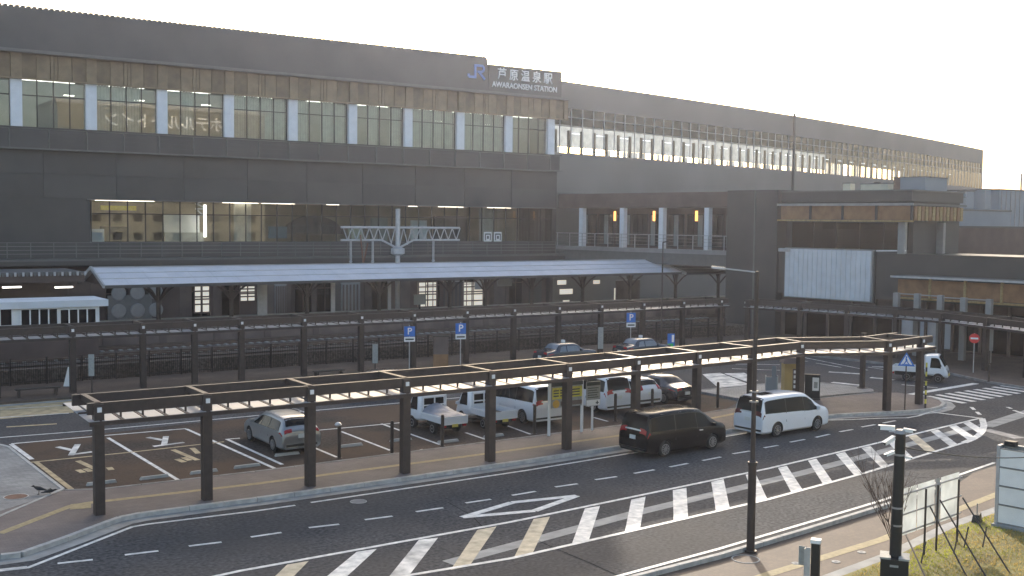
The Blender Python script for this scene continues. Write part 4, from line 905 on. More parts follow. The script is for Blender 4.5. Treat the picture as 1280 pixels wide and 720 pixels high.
def cut_arches(me, wheels, r, hw, depth=.28):
    o = bpy.data.objects.new('tmp', me); COL.objects.link(o); tmp = [o]
    c = MB()
    for (x, sg) in wheels: c.lathe([(r,hw*sg-sg*depth),(r,hw*sg+sg*.3)], 24, 'y', (x,0,r*.88))
    cmn = c.data('cut', 'rubber'); co = bpy.data.objects.new('cut', cmn); COL.objects.link(co)
    md = o.modifiers.new('b', 'BOOLEAN'); md.operation = 'DIFFERENCE'; md.object = co; md.solver = 'EXACT'
    try: md.material_mode = 'TRANSFER'
    except Exception: pass
    dg = bpy.context.evaluated_depsgraph_get(); dg.update()
    nm = bpy.data.meshes.new_from_object(o.evaluated_get(dg)); bpy.data.objects.remove(o); bpy.data.objects.remove(co)
    return nm if len(nm.polygons) > 20 else me
def wheel(parent, x, sg, y, r, spokes=10, steel=False):
    t_ = MB().lathe([(r*.62,-.1),(r*.9,-.105),(r,-.07),(r,.07),(r*.9,.105),(r*.62,.1)], 22, 'y', (x, y*sg, r)).build('wheel', 'rubber', parent, True, True)
    m = MB().lathe([(r*.64,-.02),(r*.64,.02)], 22, 'y', (x, sg*(y+.065), r)); m.build('rim', 'wheel_alloy', t_, True)
    m = MB()
    if not steel:
        for k in range(spokes):
            a = 2*pi*k/spokes; m.bar((x+cos(a)*r*.1, sg*(y+.10), r+sin(a)*r*.1),(x+cos(a)*r*.6, sg*(y+.10), r+sin(a)*r*.6), .03, .05, up=(0,1,0))
    n_ = 22
    for k in range(n_):
        a, b = 2*pi*k/n_, 2*pi*(k+1)/n_; m.bar((x+cos(a)*r*.62, sg*(y+.10), r+sin(a)*r*.62),(x+cos(b)*r*.62, sg*(y+.10), r+sin(b)*r*.62), .03, .03, up=(0,1,0))
    m.lathe([(r*.16,sg*(y+.09)),(r*.14,sg*(y+.13))], 10, 'y', (x,0,r)); m.build('spokes', 'alloy' if not steel else 'wheel_alloy', t_, True)
SPEC = {}
SPEC['minivan'] = dict(st=[(-2.46,.50,.42,.80,.72,.30),(-2.48,.86,.62,.86,.80,.26),(-2.45,1.12,.95,.90,.80,.24),(-2.36,1.55,1.14,.915,.79,.22),(-2.26,1.82,1.16,.92,.74,.21),(-2.05,1.90,1.16,.925,.73,.20),(-1.0,1.94,1.13,.925,.74,.19),(.2,1.935,1.10,.925,.74,.19),(.8,1.87,1.05,.925,.70,.19),(1.25,1.62,1.05,.92,.71,.19),(1.65,1.34,1.05,.915,.77,.19),(1.88,1.20,1.04,.91,.82,.20),(2.2,1.12,.98,.90,.81,.20),(2.40,1.02,.86,.86,.76,.22),(2.47,.66,.54,.80,.68,.25)],
    band=(3.9,10.25,4.15,8.85,.0,.93), side=[(4.15,6.15,4.4,6.15,.02,.9),(6.19,7.55,6.19,7.45,.02,.9),(7.59,10.1,7.52,8.72,.02,.9)], ws=(8.05,11.0,.93), rw=(2.2,4.4,.93), wheels=[-1.42,1.5], r=.345, hw=.925, tail=(1.75,2.35,.5,1.0), head=(12.3,13.4,.5,.98), plate=(-2.50,.86), fplate=(2.5,.5), roofrail=False)
SPEC['wagon'] = dict(st=[(-2.34,.52,.44,.78,.70,.32),(-2.38,.82,.6,.85,.78,.28),(-2.34,1.02,.86,.89,.78,.25),(-2.15,1.22,.98,.90,.74,.23),(-1.92,1.45,1.0,.905,.66,.22),(-1.6,1.53,1.0,.91,.64,.22),(-.6,1.57,.98,.91,.64,.21),(.1,1.55,.97,.91,.64,.21),(.45,1.46,.96,.91,.65,.21),(.85,1.25,.95,.905,.70,.21),(1.2,1.06,.93,.90,.78,.21),(1.75,.99,.84,.88,.76,.22),(2.2,.88,.72,.83,.70,.23),(2.36,.62,.5,.74,.62,.26)],
    band=(3.95,9.6,4.4,8.1,.0,.9), side=[(4.05,5.75,4.45,5.75,.03,.88),(5.82,6.85,5.82,6.8,.03,.86),(6.92,9.5,6.88,8.0,.03,.86)], ws=(7.8,10.0,.92), rw=(2.9,4.5,.86), wheels=[-1.33,1.40], r=.33, hw=.91, tail=(1.7,2.4,.56,1.0), head=(11.4,12.4,.5,.97), plate=(-2.40,.80), fplate=(2.38,.5), roofrail=True)
SPEC['sedan'] = dict(st=[(-2.28,.52,.44,.76,.68,.32),(-2.32,.82,.6,.82,.75,.28),(-2.26,.98,.84,.85,.76,.25),(-1.75,1.03,.92,.86,.74,.23),(-1.45,1.10,.95,.865,.70,.22),(-.95,1.38,.96,.87,.60,.22),(-.6,1.45,.96,.87,.59,.22),(.1,1.46,.95,.87,.59,.21),(.4,1.39,.94,.87,.60,.21),(.8,1.18,.93,.87,.67,.21),(1.1,1.02,.91,.865,.74,.21),(1.7,.96,.82,.85,.74,.22),(2.15,.86,.7,.80,.68,.23),(2.3,.6,.5,.72,.6,.26)],
    side=[(4.9,6.25,5.45,6.25,.03,.86),(6.32,8.9,6.32,7.95,.03,.86)], ws=(7.75,9.9,.92), rw=(4.1,5.6,.86), wheels=[-1.3,1.38], r=.32, hw=.87, tail=(1.1,1.9,.55,.98), head=(11.4,12.4,.5,.97), plate=(-2.34,.66), fplate=(2.32,.5), roofrail=False)
SPEC['hatch'] = dict(st=[(-1.90,.52,.44,.74,.66,.32),(-1.94,.82,.6,.81,.74,.28),(-1.90,1.02,.88,.835,.74,.25),(-1.74,1.22,1.0,.845,.70,.23),(-1.55,1.46,1.02,.85,.62,.22),(-1.2,1.53,1.02,.85,.61,.22),(-.4,1.55,1.0,.85,.61,.21),(.3,1.52,.98,.85,.61,.21),(.6,1.42,.97,.85,.62,.21),(.95,1.2,.96,.845,.68,.21),(1.25,1.03,.93,.84,.72,.21),(1.6,.95,.82,.82,.70,.22),(1.85,.82,.68,.77,.64,.23),(1.93,.6,.5,.7,.58,.26)],
    side=[(4.2,5.8,4.5,5.8,.03,.86),(5.87,6.75,5.87,6.75,.03,.86),(6.8,9.5,6.8,8.0,.03,.86)], ws=(7.8,9.9,.92), rw=(2.9,4.4,.86), wheels=[-1.2,1.25], r=.30, hw=.85, tail=(1.8,3.0,.70,1.0), head=(11.3,12.4,.5,.97), plate=(-1.96,.78), fplate=(1.95,.5), roofrail=False)
SPEC['cab'] = dict(st=[(.30,1.62,.92,.68,.60,.48),(.34,1.72,.92,.72,.62,.46),(.6,1.77,.92,.735,.64,.44),(.95,1.78,.92,.735,.64,.42),(1.1,1.74,.92,.735,.64,.42),(1.28,1.45,.91,.735,.66,.40),(1.48,1.06,.90,.73,.69,.38),(1.56,.96,.84,.725,.66,.36),(1.66,.72,.62,.70,.62,.36),(1.68,.5,.44,.66,.58,.36)],
    side=[(2.05,5.85,2.2,4.45,.03,.88)], ws=(4.2,6.2,.95), rw=None, wheels=[1.12], r=.27, hw=.735, tail=None, head=(7.15,8.3,.55,.98), plate=None, fplate=(1.70,.5), roofrail=False)
SPEC['taxi'] = dict(SPEC['sedan'], st=[(-2.25,.55,.46,.76,.68,.32),(-2.30,.86,.64,.82,.75,.28),(-2.24,1.02,.88,.845,.77,.25),(-1.75,1.06,.96,.85,.76,.23),(-1.42,1.12,.98,.85,.74,.22),(-1.12,1.44,.98,.85,.68,.22),(-.85,1.52,.98,.85,.67,.22),(.25,1.53,.97,.85,.67,.21),(.5,1.46,.96,.85,.67,.21),(.85,1.2,.95,.85,.71,.21),(1.1,1.05,.93,.845,.76,.21),(1.7,1.0,.86,.84,.76,.22),(2.15,.92,.74,.80,.70,.23),(2.3,.62,.5,.74,.64,.26)], side=[(4.8,6.25,5.35,6.25,.03,.88),(6.32,8.9,6.32,7.95,.03,.88)], hw=.85)
def make_car(kind, paint, label, cat, name, plate_m='plate_white', steel=False, glass='car_glass'):
    S = SPEC[kind]; kind = 'sedan' if kind == 'taxi' else kind; bd = Body(S['st']); t = thing(name, label, cat); me = bd.mesh().data('body', paint, True)
    me = cut_arches(me, [(x, sg) for x in S['wheels'] for sg in (1,-1)], S['r']+.055, S['hw'])
    me.polygons.foreach_set('use_smooth', [True]*len(me.polygons)); me.set_sharp_from_angle(angle=radians(35))
    body = put('body', me, (0,0,0), 0, t, True)
    for sg in (1,-1):
        if S.get('band'): bd.sidepatch(S['band'], sg, 14, .006).build('window_surround', 'black_plastic', t, True, True)
        for c in S['side']: bd.sidepatch(c, sg).build('side_window', glass, t, True, True)
        us = [c[0] for c in S['side']][1:]
        for u in us: bd.sidepatch((u-.045,u-.02,u-.045,u-.02,0,-.95), sg, 1, .006).build('door_seam', 'black_plastic', body, True)
        bd.sidepatch((S['side'][-1][0]+.12,S['side'][-1][0]+.55,S['side'][-1][0]+.12,S['side'][-1][0]+.55,-.18,-.28), sg, 2, .03).build('door_handle', 'lamp_clear' if paint == 'car_black' else paint, body, True)
    bd.toppatch(*S['ws'][:2], -S['ws'][2], S['ws'][2]).build('windscreen', glass, t, True, True)
    if S['rw']: bd.toppatch(S['rw'][0], S['rw'][1], -S['rw'][2], S['rw'][2]).build('rear_window', glass, t, True, True)
    for sg in (1,-1):
        if S['tail']: u0,u1,f0,f1 = S['tail']; tm_ = 'lamp_dark' if 'road with' in label else 'tail_red'; bd.toppatch(u0,u1,sg*f0,sg*f1,4,3,.016).build('tail_light', tm_, t, True, True); bd.sidepatch((u0+.2,u1+.9,u0+.2,u1+1.5,-.02 if kind != 'sedan' else -.1,-.26), sg, 4, .012).build('tail_light', tm_, t, True, True)
        if S['head']: u0,u1,f0,f1 = S['head']; bd.toppatch(u0,u1,sg*f0,sg*f1,4,3,.014).build('headlight', 'lamp_clear', t, True, True)
        us = S['side'][-1][1]-.5; p = bd.side(us, .05, sg, .0)
        MB().hexa([(p[0]-.06,p[1]+sg*.02,p[2]-.02),(p[0]+.08,p[1]+sg*.02,p[2]-.02),(p[0]+.05,p[1]+sg*.2,p[2]),(p[0]-.06,p[1]+sg*.2,p[2])],[(p[0]-.06,p[1]+sg*.02,p[2]+.15),(p[0]+.06,p[1]+sg*.02,p[2]+.15),(p[0]+.03,p[1]+sg*.2,p[2]+.14),(p[0]-.06,p[1]+sg*.2,p[2]+.14)]).build('mirror', paint, t, True)
        for x in S['wheels']: wheel(t, x, sg, S['hw']-.115, S['r'], steel=steel)
        if S['roofrail']: m = MB(); pr = [bd.side(u, 1.0, sg, -.04) for u in (4.6,5.5,6.2,7.2)]; [m.tube((a[0],a[1],a[2]+.13),(b[0],b[1],b[2]+.13),.022,6) for a, b in zip(pr[:-1], pr[1:])]; m.build('roof_rail', 'alloy', t, True)
    if S['plate']: x, z = S['plate']; MB().box(x-.012,x+.03,-.17,.17,z-.085,z+.085).build('number_plate', plate_m, t, True)
    if S['fplate']: x, z = S['fplate']; MB().box(x-.03,x+.02,-.17,.17,z-.085,z+.085).build('number_plate', plate_m, t, True)
    if kind == 'minivan':
        bd.toppatch(5.2,6.0,-.35,.35,3,4,.012).build('sunroof', glass, t, True) if paint == 'car_white' and 'road' in label else None
        for sg in (1,-1): m = MB(); pr = [bd.side(u, 1.0, sg, -.02) for u in (4.5,5.5,6.5,7.5,8.3)]; [m.bar(a,b,.025,.03) for a, b in zip(pr[:-1], pr[1:])]; m.build('drip_rail', 'lamp_clear', t, True)
        bd.toppatch(2.05,2.2,-.6,.6,2,6,.03).build('tailgate_trim', 'lamp_clear', t, True)
        MB().box(-2.5,-2.44,-.8,.8,.34,.42).build('bumper_trim', 'black_plastic', t, True)
    else: MB().box(S['st'][1][0]-.02,S['st'][1][0]+.05,-.7,.7,.36,.46).build('bumper_trim', 'black_plastic', t, True) if S['tail'] else None
    bd.toppatch(len(S['st'])-2.1,len(S['st'])-1.15,-.5,.5,3,4,.012).build('grille', 'black_plastic', t, True)
    MB().box(S['wheels'][0]+.4 if len(S['wheels'])>1 else .35, S['wheels'][-1]-.4, -.6,.6,.16,.3).build('underbody', 'rubber', t, True)
    return t
def park(t, x, y, heading): t.location = (x, y, 0.013); t.rotation_euler = (0,0,heading); return t
def kei_truck(label, tarp=False, name='kei_truck', paint='car_white', plate='plate_yellow'):
    t = make_car('cab', paint, label, 'truck', name, plate, True)
    MB().box(-1.68,.26,-.68,.68,.60,.66).build('cargo_bed', 'bed_dark', t, True); MB().box(-1.55,.2,-.42,.42,.32,.60).build('chassis', 'rubber', t, True)
    for sg in (1,-1): g_ = MB().box(-1.66,.24,sg*.70-.015,sg*.70+.015,.60,.92).build('side_gate', paint, t, True); MB().box(-1.66,.24,sg*.725-.008,sg*.725+.008,.86,.90).build('gate_rail', 'white_metal', g_, True); wheel(t, -.78, sg, .60, .27, steel=True); MB().box(-1.66,-1.58,sg*.55-.09,sg*.55+.09,.42,.54).build('tail_light', 'tail_red', t, True)
    MB().box(-1.70,-1.67,-.70,.70,.60,.92).build('tail_gate', paint, t, True); MB().box(-1.705,-1.68,-.16,.16,.42,.56).build('number_plate', plate, t, True); MB().box(-1.7,-1.62,-.68,.68,.54,.60).build('rear_bumper', 'white_metal', t, True)
    f_ = MB(); 
    for y in (-.62,0,.62): f_.bar((.2,y,.92),(.2,y,1.62),.05,.05)
    f_.bar((.2,-.65,1.62),(.2,.65,1.62),.05,.06); f_.bar((.2,-.65,1.2),(.2,.65,1.2),.04,.05); f_.build('head_frame', 'white_metal', t, True)
    MB().box(.285,.298,-.55,.55,1.05,1.52).build('cab_rear_window', 'car_glass', t, True)
    if tarp:
        m = MB(); nx, ny = 12, 10; vs = []
        for i in range(nx+1):
            for j in range(ny+1):
                fx, fy = i/nx, j/ny; h = .93+.05*math.sin(pi*fy)+.5*max(0,fx-.35)**1.1*math.sin(pi*fy)**.6+random.uniform(-.035,.035); vs.append((lerp(-1.66,.16,fx), lerp(-.72,.72,fy), .9 if j in (0,ny) or i == 0 else h))
        m.add(vs, [(i*(ny+1)+j,(i+1)*(ny+1)+j,(i+1)*(ny+1)+j+1,i*(ny+1)+j+1) for i in range(nx) for j in range(ny)]); m.build('tarpaulin', 'tarp', t, True, True)
    return t
UP = pi/2
park(make_car('wagon','car_silver','silver estate car with roof rails parked nose in beside the disabled bays','car','estate_car'), 18.95, 45.75, UP)
park(kei_truck('small white flatbed truck with grey tarpaulin over its load in a parking bay', True), 26.6, 45.1, UP)
park(kei_truck('small white flatbed truck with empty open bed parked beside the tarpaulin truck', False), 29.35, 45.0, UP)
mv = park(make_car('minivan','car_white','white minivan parked behind the yellow parking notice board','car','minivan'), 31.95, 45.75, UP)
park(make_car('minivan','car_white','white minivan parked between the grey notice sign and the white hatchback','car','minivan'), 37.1, 46.6, UP)
park(make_car('hatch','car_white','small white hatchback parked between a white minivan and a dark sedan','car','hatchback'), 39.75, 46.6, UP)
park(make_car('sedan','car_dark','dark maroon black sedan parked in the end bay','car','sedan'), 42.1, 46.6, UP)
park(make_car('minivan','car_black','black minivan driving along the road past the pergola','car','minivan'), 33.2, 35.72, radians(2.5))
park(make_car('minivan','car_white','white minivan driving on the road with dark tinted windows','car','minivan'), 40.75, 36.25, radians(2))
park(kei_truck('small white flatbed truck driving out towards the zebra crossing'), 62.0, 43.6, radians(-62))
tx = make_car('taxi','car_taxi','dark blue taxi with roof lamp at the front of the rank by the pergola','car','taxi', glass='taxi_glass'); MB().box(-.35,-.17,-.12,.12,1.55,1.72).build('roof_sign', 'sign_white', tx, True); park(tx, 46.9, 61.7, .03)
park(dup(tx,(0,0,0),0,'dark blue taxi with roof lamp waiting further along under the third parking sign'), 53.9, 61.5, .03)
park(make_car('hatch','car_dark','dark small car mostly hidden behind the pergola roof on the back road','car','hatchback'), 28.6, 55.4, pi)

# ================================================================== STREET FURNITURE
def post_h(px, yb, yt, z=0):
    b = g(px, yb, z); d = ray(px, yt); t = math.hypot(b.x,b.y)/math.hypot(d.x,d.y); return b, CAMH+t*d.z
# camera-facing frame for a thing at b: r to the right, f towards the camera
def face(b): f = Vector((-b.x,-b.y,0)).normalized(); r = Vector((-f.y,f.x,0)); return r, f
def lbox(m, x0,x1,y0,y1,z0,z1): return m.box(x0,x1,y0,y1,z0,z1)
RZ = lambda b: math.atan2(face(b)[0].y, face(b)[0].x)   # local x = right as seen, local -y = towards the camera
def signthing(name, label, cat, b, rz=None, group=None): return thing(name, label, cat, (b.x,b.y,b.z), RZ(b) if rz is None else rz, group)

# parking signs
lab3 = ['blue parking sign standing beside the brown map totem on the bench side','blue parking sign standing between the brown map totem and the taxi rank','blue parking sign standing above the taxis near the lamp post']
for (px, yt, yb, Y), lab in zip([(512,408,427,63.6),(576,404,424,63.6),(789,391,409,63.6)], lab3):
    p = onY(px, yt, Y); q = onY(px, yb, Y); t = thing('parking_sign', lab, 'sign', (p.x,Y,.12), radians(-20)); h = p.z-q.z
    MB().tube((0,.05,0),(0,.05,p.z-.05),.035,8).build('pole', 'galv', t, True)
    pn = MB().box(-.36,.36,-.02,.02,p.z-.12-h*.66,p.z-.12).build('panel', 'blue_sign', t, True); put_text('letter', 'P', h*.62, 'sign_white', (0,-.03,p.z-.12-h*.33), (1,0,0), (0,0,1), pn, True)
    pn = MB().box(-.36,.36,-.02,.02,p.z-.12-h*1.0,p.z-.12-h*.69).build('plate', 'sign_white', t, True); m = MB(); m.box(-.28,.28,-.03,-.022,p.z-.12-h*.9,p.z-.12-h*.8); m.build('plate_text', 'text_dark', pn, True)
# bollards
bm_ = {}
def bollard(px, yb, lab, h=1.42):
    b = g(px, yb); t = thing('bollard', lab, 'bollard', (b.x,b.y,.004), 0, 'slim bollards along the parking edge'); MB().tube((0,0,0),(0,0,h-.05),.075,12).tube((0,0,h-.05),(0,0,h),.075,12,.05).build('shaft', 'brown_steel', t, True, True); MB().tube((0,0,0),(0,0,.03),.13,12).build('base_ring', 'brown_steel', t, True); MB().tube((0,0,h-.22),(0,0,h-.14),.079,12).build('band', 'brown_lt', t, True); return t
for i, (px, yb) in enumerate([(490,567),(553,558),(668,543),(769,527),(815,520),(897,510)]): bollard(px, yb, ['slim dark bollard at the bay line left of the tarpaulin truck','slim dark bollard right behind the tarpaulin truck','slim dark bollard behind the minivan beside the yellow notice board','slim dark bollard behind the minivan next to the white hatchback','slim dark bollard behind the small white hatchback','slim dark bollard alone at the end of the parking bays'][i])
t = bollard(424, 573, 'slim dark bollard topped by a small pale lamp beside the silver estate car'); MB().lathe([(.05,0),(.13,.03),(.15,.08),(.1,.15),(.03,.18)], 12, 'z', (-.05,0,1.36)).build('lamp_head', 'lamp_clear', t, True)
# the yellow parking notice board and the smaller grey sign
b0, b1 = g(686,545,.12), g(727,540,.12); d = (b1-b0).normalized(); rz = math.atan2(d.y, d.x); L_ = (b1-b0).length
t = thing('notice_board', 'wide parking notice board with yellow panels on white posts beside a pergola column', 'sign', (b0.x,b0.y,.12), rz)
for x in (0, L_): MB().box(x-.05,x+.05,-.05,.05,0,2.5).build('post', 'sign_white', t, True)
bd_ = MB().box(.06,L_+.1-.16+.1,-.04,.04,1.28,2.5).build('board', 'sign_grey', t, True)
MB().box(.1,L_,-.055,-.042,2.28,2.46).build('header', 'sign_dark', bd_, True); MB().box(.14,L_*.52,-.055,-.042,1.68,2.22).build('notice_panel', 'sign_yellow', bd_, True); MB().box(L_*.60,L_-.05,-.055,-.042,1.72,2.22).build('notice_panel', 'sign_yellow', bd_, True)
MB().lathe([(.19,-.06),(.19,-.042)], 16, 'y', (.36,0,1.46)).build('notice_disc', 'sign_orange', bd_, True); MB().box(.62,L_-.05,-.055,-.042,1.36,1.56).build('notice_strip', 'sign_green' if False else 'wall_brown2', bd_, True)
m = MB()
for (x0,x1) in ((.2,.5),(.58,.92),(L_*.66,L_*.9)):
    for z in (2.05,1.93,1.80): m.box(x0,x1,-.06,-.056,z,z+.06)
m.build('notice_text', 'text_dark', bd_, True)
b = g(740,538,.12); t = thing('notice_sign', 'narrow grey and white notice sign on one white post beside the wide board', 'sign', (b.x,b.y,.12), rz)
MB().box(-.045,.045,-.03,.03,0,2.3).build('post', 'sign_white', t, True); bd_ = MB().box(-.42,.42,-.06,-.031,1.18,2.35).build('board', 'sign_grey', t, True); MB().box(-.40,.40,-.072,-.061,2.16,2.33).build('header', 'sign_dark', bd_, True); MB().box(-.40,.40,-.072,-.061,1.2,1.48).build('footer', 'sign_white', bd_, True)
m = MB()
for k in range(5): m.box(-.33,.3-.08*(k % 2),-.074,-.0615,1.58+k*.11,1.62+k*.11)
m.build('notice_text', 'text_dark', bd_, True); MB().box(.2,.26,-.078,-.073,1.25,1.42).box(.14,.32,-.078,-.073,1.3,1.35).build('arrow', 'text_dark', bd_, True)
# ticket machine kiosk, poster board, glass screen on the island
b = g(989,497,.13); t = signthing('ticket_machine', 'tan ticket machine under a dark hood on the traffic island', 'machine', b, RZ(b)+.25)
MB().box(-.5,.5,-.4,.4,0,2.0).build('cabinet', 'machine_tan', t, True); MB().hexa([(-.6,-.55,2.0),(.6,-.55,2.0),(.6,.5,2.0),(-.6,.5,2.0)],[(-.5,-.3,2.3),(.5,-.3,2.3),(.5,.4,2.3),(-.5,.4,2.3)]).build('hood', 'wall_brown2', t, True); pn = MB().box(-.05,.42,-.43,-.402,.35,1.7).build('panel', 'wall_brown2', t, True)
for k in range(4): MB().box(.0,.36,-.445,-.432,1.45-k*.28,1.62-k*.28).build('slot', 'sign_white', pn, True)
MB().box(-.55,.55,-.45,.45,0,.08).build('plinth', 'concrete', t, True)
b = g(1015,499,.13); t = signthing('poster_board', 'black free standing board with one white poster beside the ticket machine', 'board', b); MB().box(-.42,.42,-.07,.07,.06,1.42).build('board', 'black_plastic', t, True); pn = MB().box(0,.36,-.085,-.072,.5,1.25).build('poster', 'sign_white', t, True); MB().box(.08,.28,-.09,-.0855,.65,1.0).build('poster_print', 'sign_grey', pn, True); MB().box(-.45,.45,-.2,.2,0,.06).build('foot', 'black_plastic', t, True)
b = g(964,495,.13); t = signthing('route_sign', 'small pale route sign with glass panel left of the ticket machine', 'sign', b); MB().box(-.3,.3,-.02,.02,.25,1.1).build('panel', 'panel_cool', t, True); MB().box(-.36,-.3,-.03,.03,0,1.2).build('post', 'galv', t, True); MB().box(.3,.36,-.03,.03,0,1.2).build('post', 'galv', t, True); MB().box(.0,.25,-.02,.02,1.1,1.75).build('upper_panel', 'panel_cool', t, True)
# pedestrian crossing sign
b, h = post_h(1131,513,443,.12); t = signthing('crossing_sign', 'blue triangular pedestrian crossing sign on a dark pole at the island tip', 'sign', b)
MB().tube((0,.04,0),(0,.04,h-.2),.035,8).build('pole', 'brown_steel', t, True)
z0 = h-.74; pn = MB().add([(-.43,-.02,z0),(.43,-.02,z0),(0,-.02,h),(-.43,.02,z0),(.43,.02,z0),(0,.02,h)],[(0,1,2),(5,4,3),(0,3,4,1),(1,4,5,2),(2,5,3,0)]).build('panel', 'blue_sign', t, True)
m = MB(); m.add([(-.3,-.03,z0+.08),(.3,-.03,z0+.08),(0,-.03,z0+.62)],[(0,1,2)]); m.build('white_field', 'sign_white', pn, True)
m = MB(); m.bar((-.02,-.036,z0+.42),(.02,-.036,z0+.28),.01,.09,up=(1,0,0)); m.bar((0,-.036,z0+.3),(-.1,-.036,z0+.12),.01,.05,up=(1,0,0)); m.bar((0,-.036,z0+.3),(.12,-.036,z0+.12),.01,.05,up=(1,0,0)); m.bar((-.2,-.036,z0+.1),(.2,-.036,z0+.1),.01,.03,up=(0,0,1)); m.lathe([(.05,-.04),(.05,-.034)],10,'y',(0,0,z0+.48)); m.build('walking_figure', 'blue_sign', pn, True)
# striped guard post beside the last pergola column
b, h = post_h(1156.5,510,456,.12); t = signthing('marker_post', 'thin yellow and black marker post next to the last pergola column', 'post', b)
for k in range(10): MB().tube((0,0,h*k/10),(0,0,h*(k+1)/10),.05,8).build('band', 'sign_yellow' if k % 2 else 'black_plastic', t, True)
# no entry sign
b = g(1218,423,2.45); b.z = .12; hh = 2.68; t = signthing('no_entry_sign', 'round red no entry sign on a grey pole at the forecourt kerb', 'sign', b)
MB().tube((0,.05,0),(0,.05,hh),.035,8).build('pole', 'galv', t, True); pn = MB().lathe([(.33,-.02),(.33,.02)], 24, 'y', (0,0,hh-.35)).build('disc', 'sign_red', t, True); MB().box(-.24,.24,-.035,-.021,hh-.41,hh-.29).build('bar', 'sign_white', pn, True)
# green sign by the taxi rank, slim info plates, totem, benches, A-frame
def sgn(px, Y, y0, y1, wd, mm, name, label, foot=.12, extra=None):
    p = onY(px, y0, Y); q = onY(px, y1, Y); t = thing(name, label, 'sign', (p.x,Y,foot), radians(-25)); z0, z1 = q.z-foot, p.z-foot
    MB().box(-.04,.04,.02,.08,0,z1).build('post', 'brown_steel', t, True); MB().box(-wd/2,wd/2,-.02,.019,z0,z1).build('panel', mm, t, True)
    if extra: extra(t, z0, z1, wd)
    return t
sgn(839, 61.5, 417, 436, .55, 'blue_sign', 'bus_stop_flag', 'small blue and green stop sign by the back pergola', extra=lambda t,z0,z1,w_: (MB().box(-w_/2,w_/2-.1,-.03,-.021,z0,z0+.4).build('green_plate','sign_green',t,True), MB().box(.05,.22,-.03,-.021,z0+.5,z1-.1).build('white_plate','sign_white',t,True)))
sgn(751, 63.4, 409, 436, .4, 'sign_grey', 'timetable_post', 'slim pale timetable sign on the back sidewalk right of the first taxi')
sgn(114, 62.3, 443, 470, .3, 'sign_grey', 'timetable_post', 'slim dark bus timetable post on the back sidewalk by the left bench'); sgn(469, 64.0, 430, 454, .35, 'sign_grey', 'timetable_post', 'slim pale timetable post on the back sidewalk near the middle bench')
p = onY(551, 421, 63.8); q = onY(551, 461, 63.8); t = thing('map_totem', 'brown map totem with tan lower half between two parking signs', 'totem', (p.x,63.8,.12), radians(-25)); MB().box(-.5,.5,-.15,.15,.9,p.z-.12).build('upper_panel', 'wall_brown2', t, True); MB().box(-.5,.5,-.16,.16,0,.9).build('lower_panel', 'wood_orange', t, True); MB().box(-.54,.54,-.19,.19,p.z-.12,p.z-.04).build('cap', 'brown_steel', t, True)
def bench(x, y, L, lab):
    t = thing('bench', lab, 'bench', (x,y,.12)); 
    for k in range(4): MB().box(-L/2,L/2,-.24+k*.125,-.24+k*.125+.1,.40,.46).build('slat', 'brown_lt', t, True)
    for sx in (-1,1): MB().box(sx*(L/2-.18)-.06,sx*(L/2-.18)+.06,-.22,.24,0,.40).build('leg', 'brown_steel', t, True)
p = g(47,495,.12); bench(p.x, p.y, 2.3, 'long dark bench on the back sidewalk by the bus bay'); p = g(411,472,.12); bench(p.x, p.y, 2.0, 'dark bench on the back sidewalk behind the silver estate car')
p = g(86,482,.12); t = thing('a_frame_sign', 'white folded A frame sign leaning by a back pergola column', 'sign', (p.x,p.y,.12), radians(-30)); MB().hexa([(-.22,-.3,0),(.22,-.3,0),(.22,-.27,0),(-.22,-.27,0)],[(-.04,-.02,1.1),(.1,-.02,1.1),(.1,0,1.1),(-.04,0,1.1)]).build('front_leaf', 'sign_white', t, True); MB().hexa([(-.22,.3,0),(.22,.3,0),(.22,.27,0),(-.22,.27,0)],[(-.04,.03,1.1),(.1,.03,1.1),(.1,.005,1.1),(-.04,.005,1.1)]).build('rear_leaf', 'sign_grey', t, True)
# barrier posts along the forecourt on the right
for i, (px, yb) in enumerate([(1236,477),(1105,449)]):
    b = g(px, yb, .12); t = thing('bollard', ['short dark post on the forecourt kerb right of the driving truck','short dark post on the forecourt beyond the triangular sign'][i], 'bollard', (b.x,b.y,.12)); MB().tube((0,0,0),(0,0,1.1),.07,10).build('shaft', 'brown_steel', t, True); MB().tube((0,0,0),(0,0,.03),.12,10).build('base_ring', 'brown_steel', t, True)
b = g(1238,419,2.5); b.z = .12; t = signthing('upright_sign', 'pale upright sign board on the forecourt beside the no entry sign', 'sign', b); MB().box(-.2,.2,-.03,.03,1.3,3.0).build('board', 'grey_metal', t, True); MB().box(-.04,.04,.031,.09,0,3.3).build('post', 'brown_steel', t, True)

# ------------------------------------------------ lamp posts
b, h = post_h(938,690,339,.02); t = thing('street_lamp', 'tall brown lamp post with one arm rising from the footpath', 'street lamp', (b.x,b.y,.02)); rr, ff = face(b)
MB().tube((0,0,0),(0,0,2.75),.125,14).tube((0,0,2.75),(0,0,2.85),.125,14,.075).build('lower_shaft', 'brown_steel', t, True, True); MB().tube((0,0,2.8),(0,0,h-.02),.075,12,.06).build('upper_shaft', 'brown_steel', t, True, True); MB().tube((0,0,2.68),(0,0,2.78),.145,14).build('collar', 'brown_lt', t, True); MB().tube((0,0,0),(0,0,.06),.19,14).build('base_plate', 'brown_steel', t, True)
a = -rr*.95; MB().tube((0,0,h-.05),(a.x,a.y,h+.04),.022,8).build('arm', 'galv', t, True); e = -rr*1.35; MB().bar((a.x,a.y,h+.05),(e.x,e.y,h+.08),.22,.07).build('lamp_head', 'lamp_clear', t, True)
for z in (4.6,4.9): MB().box(-.1,.1,-.1,.1,z,z+.05).build('clamp', 'grey_metal', t, True)
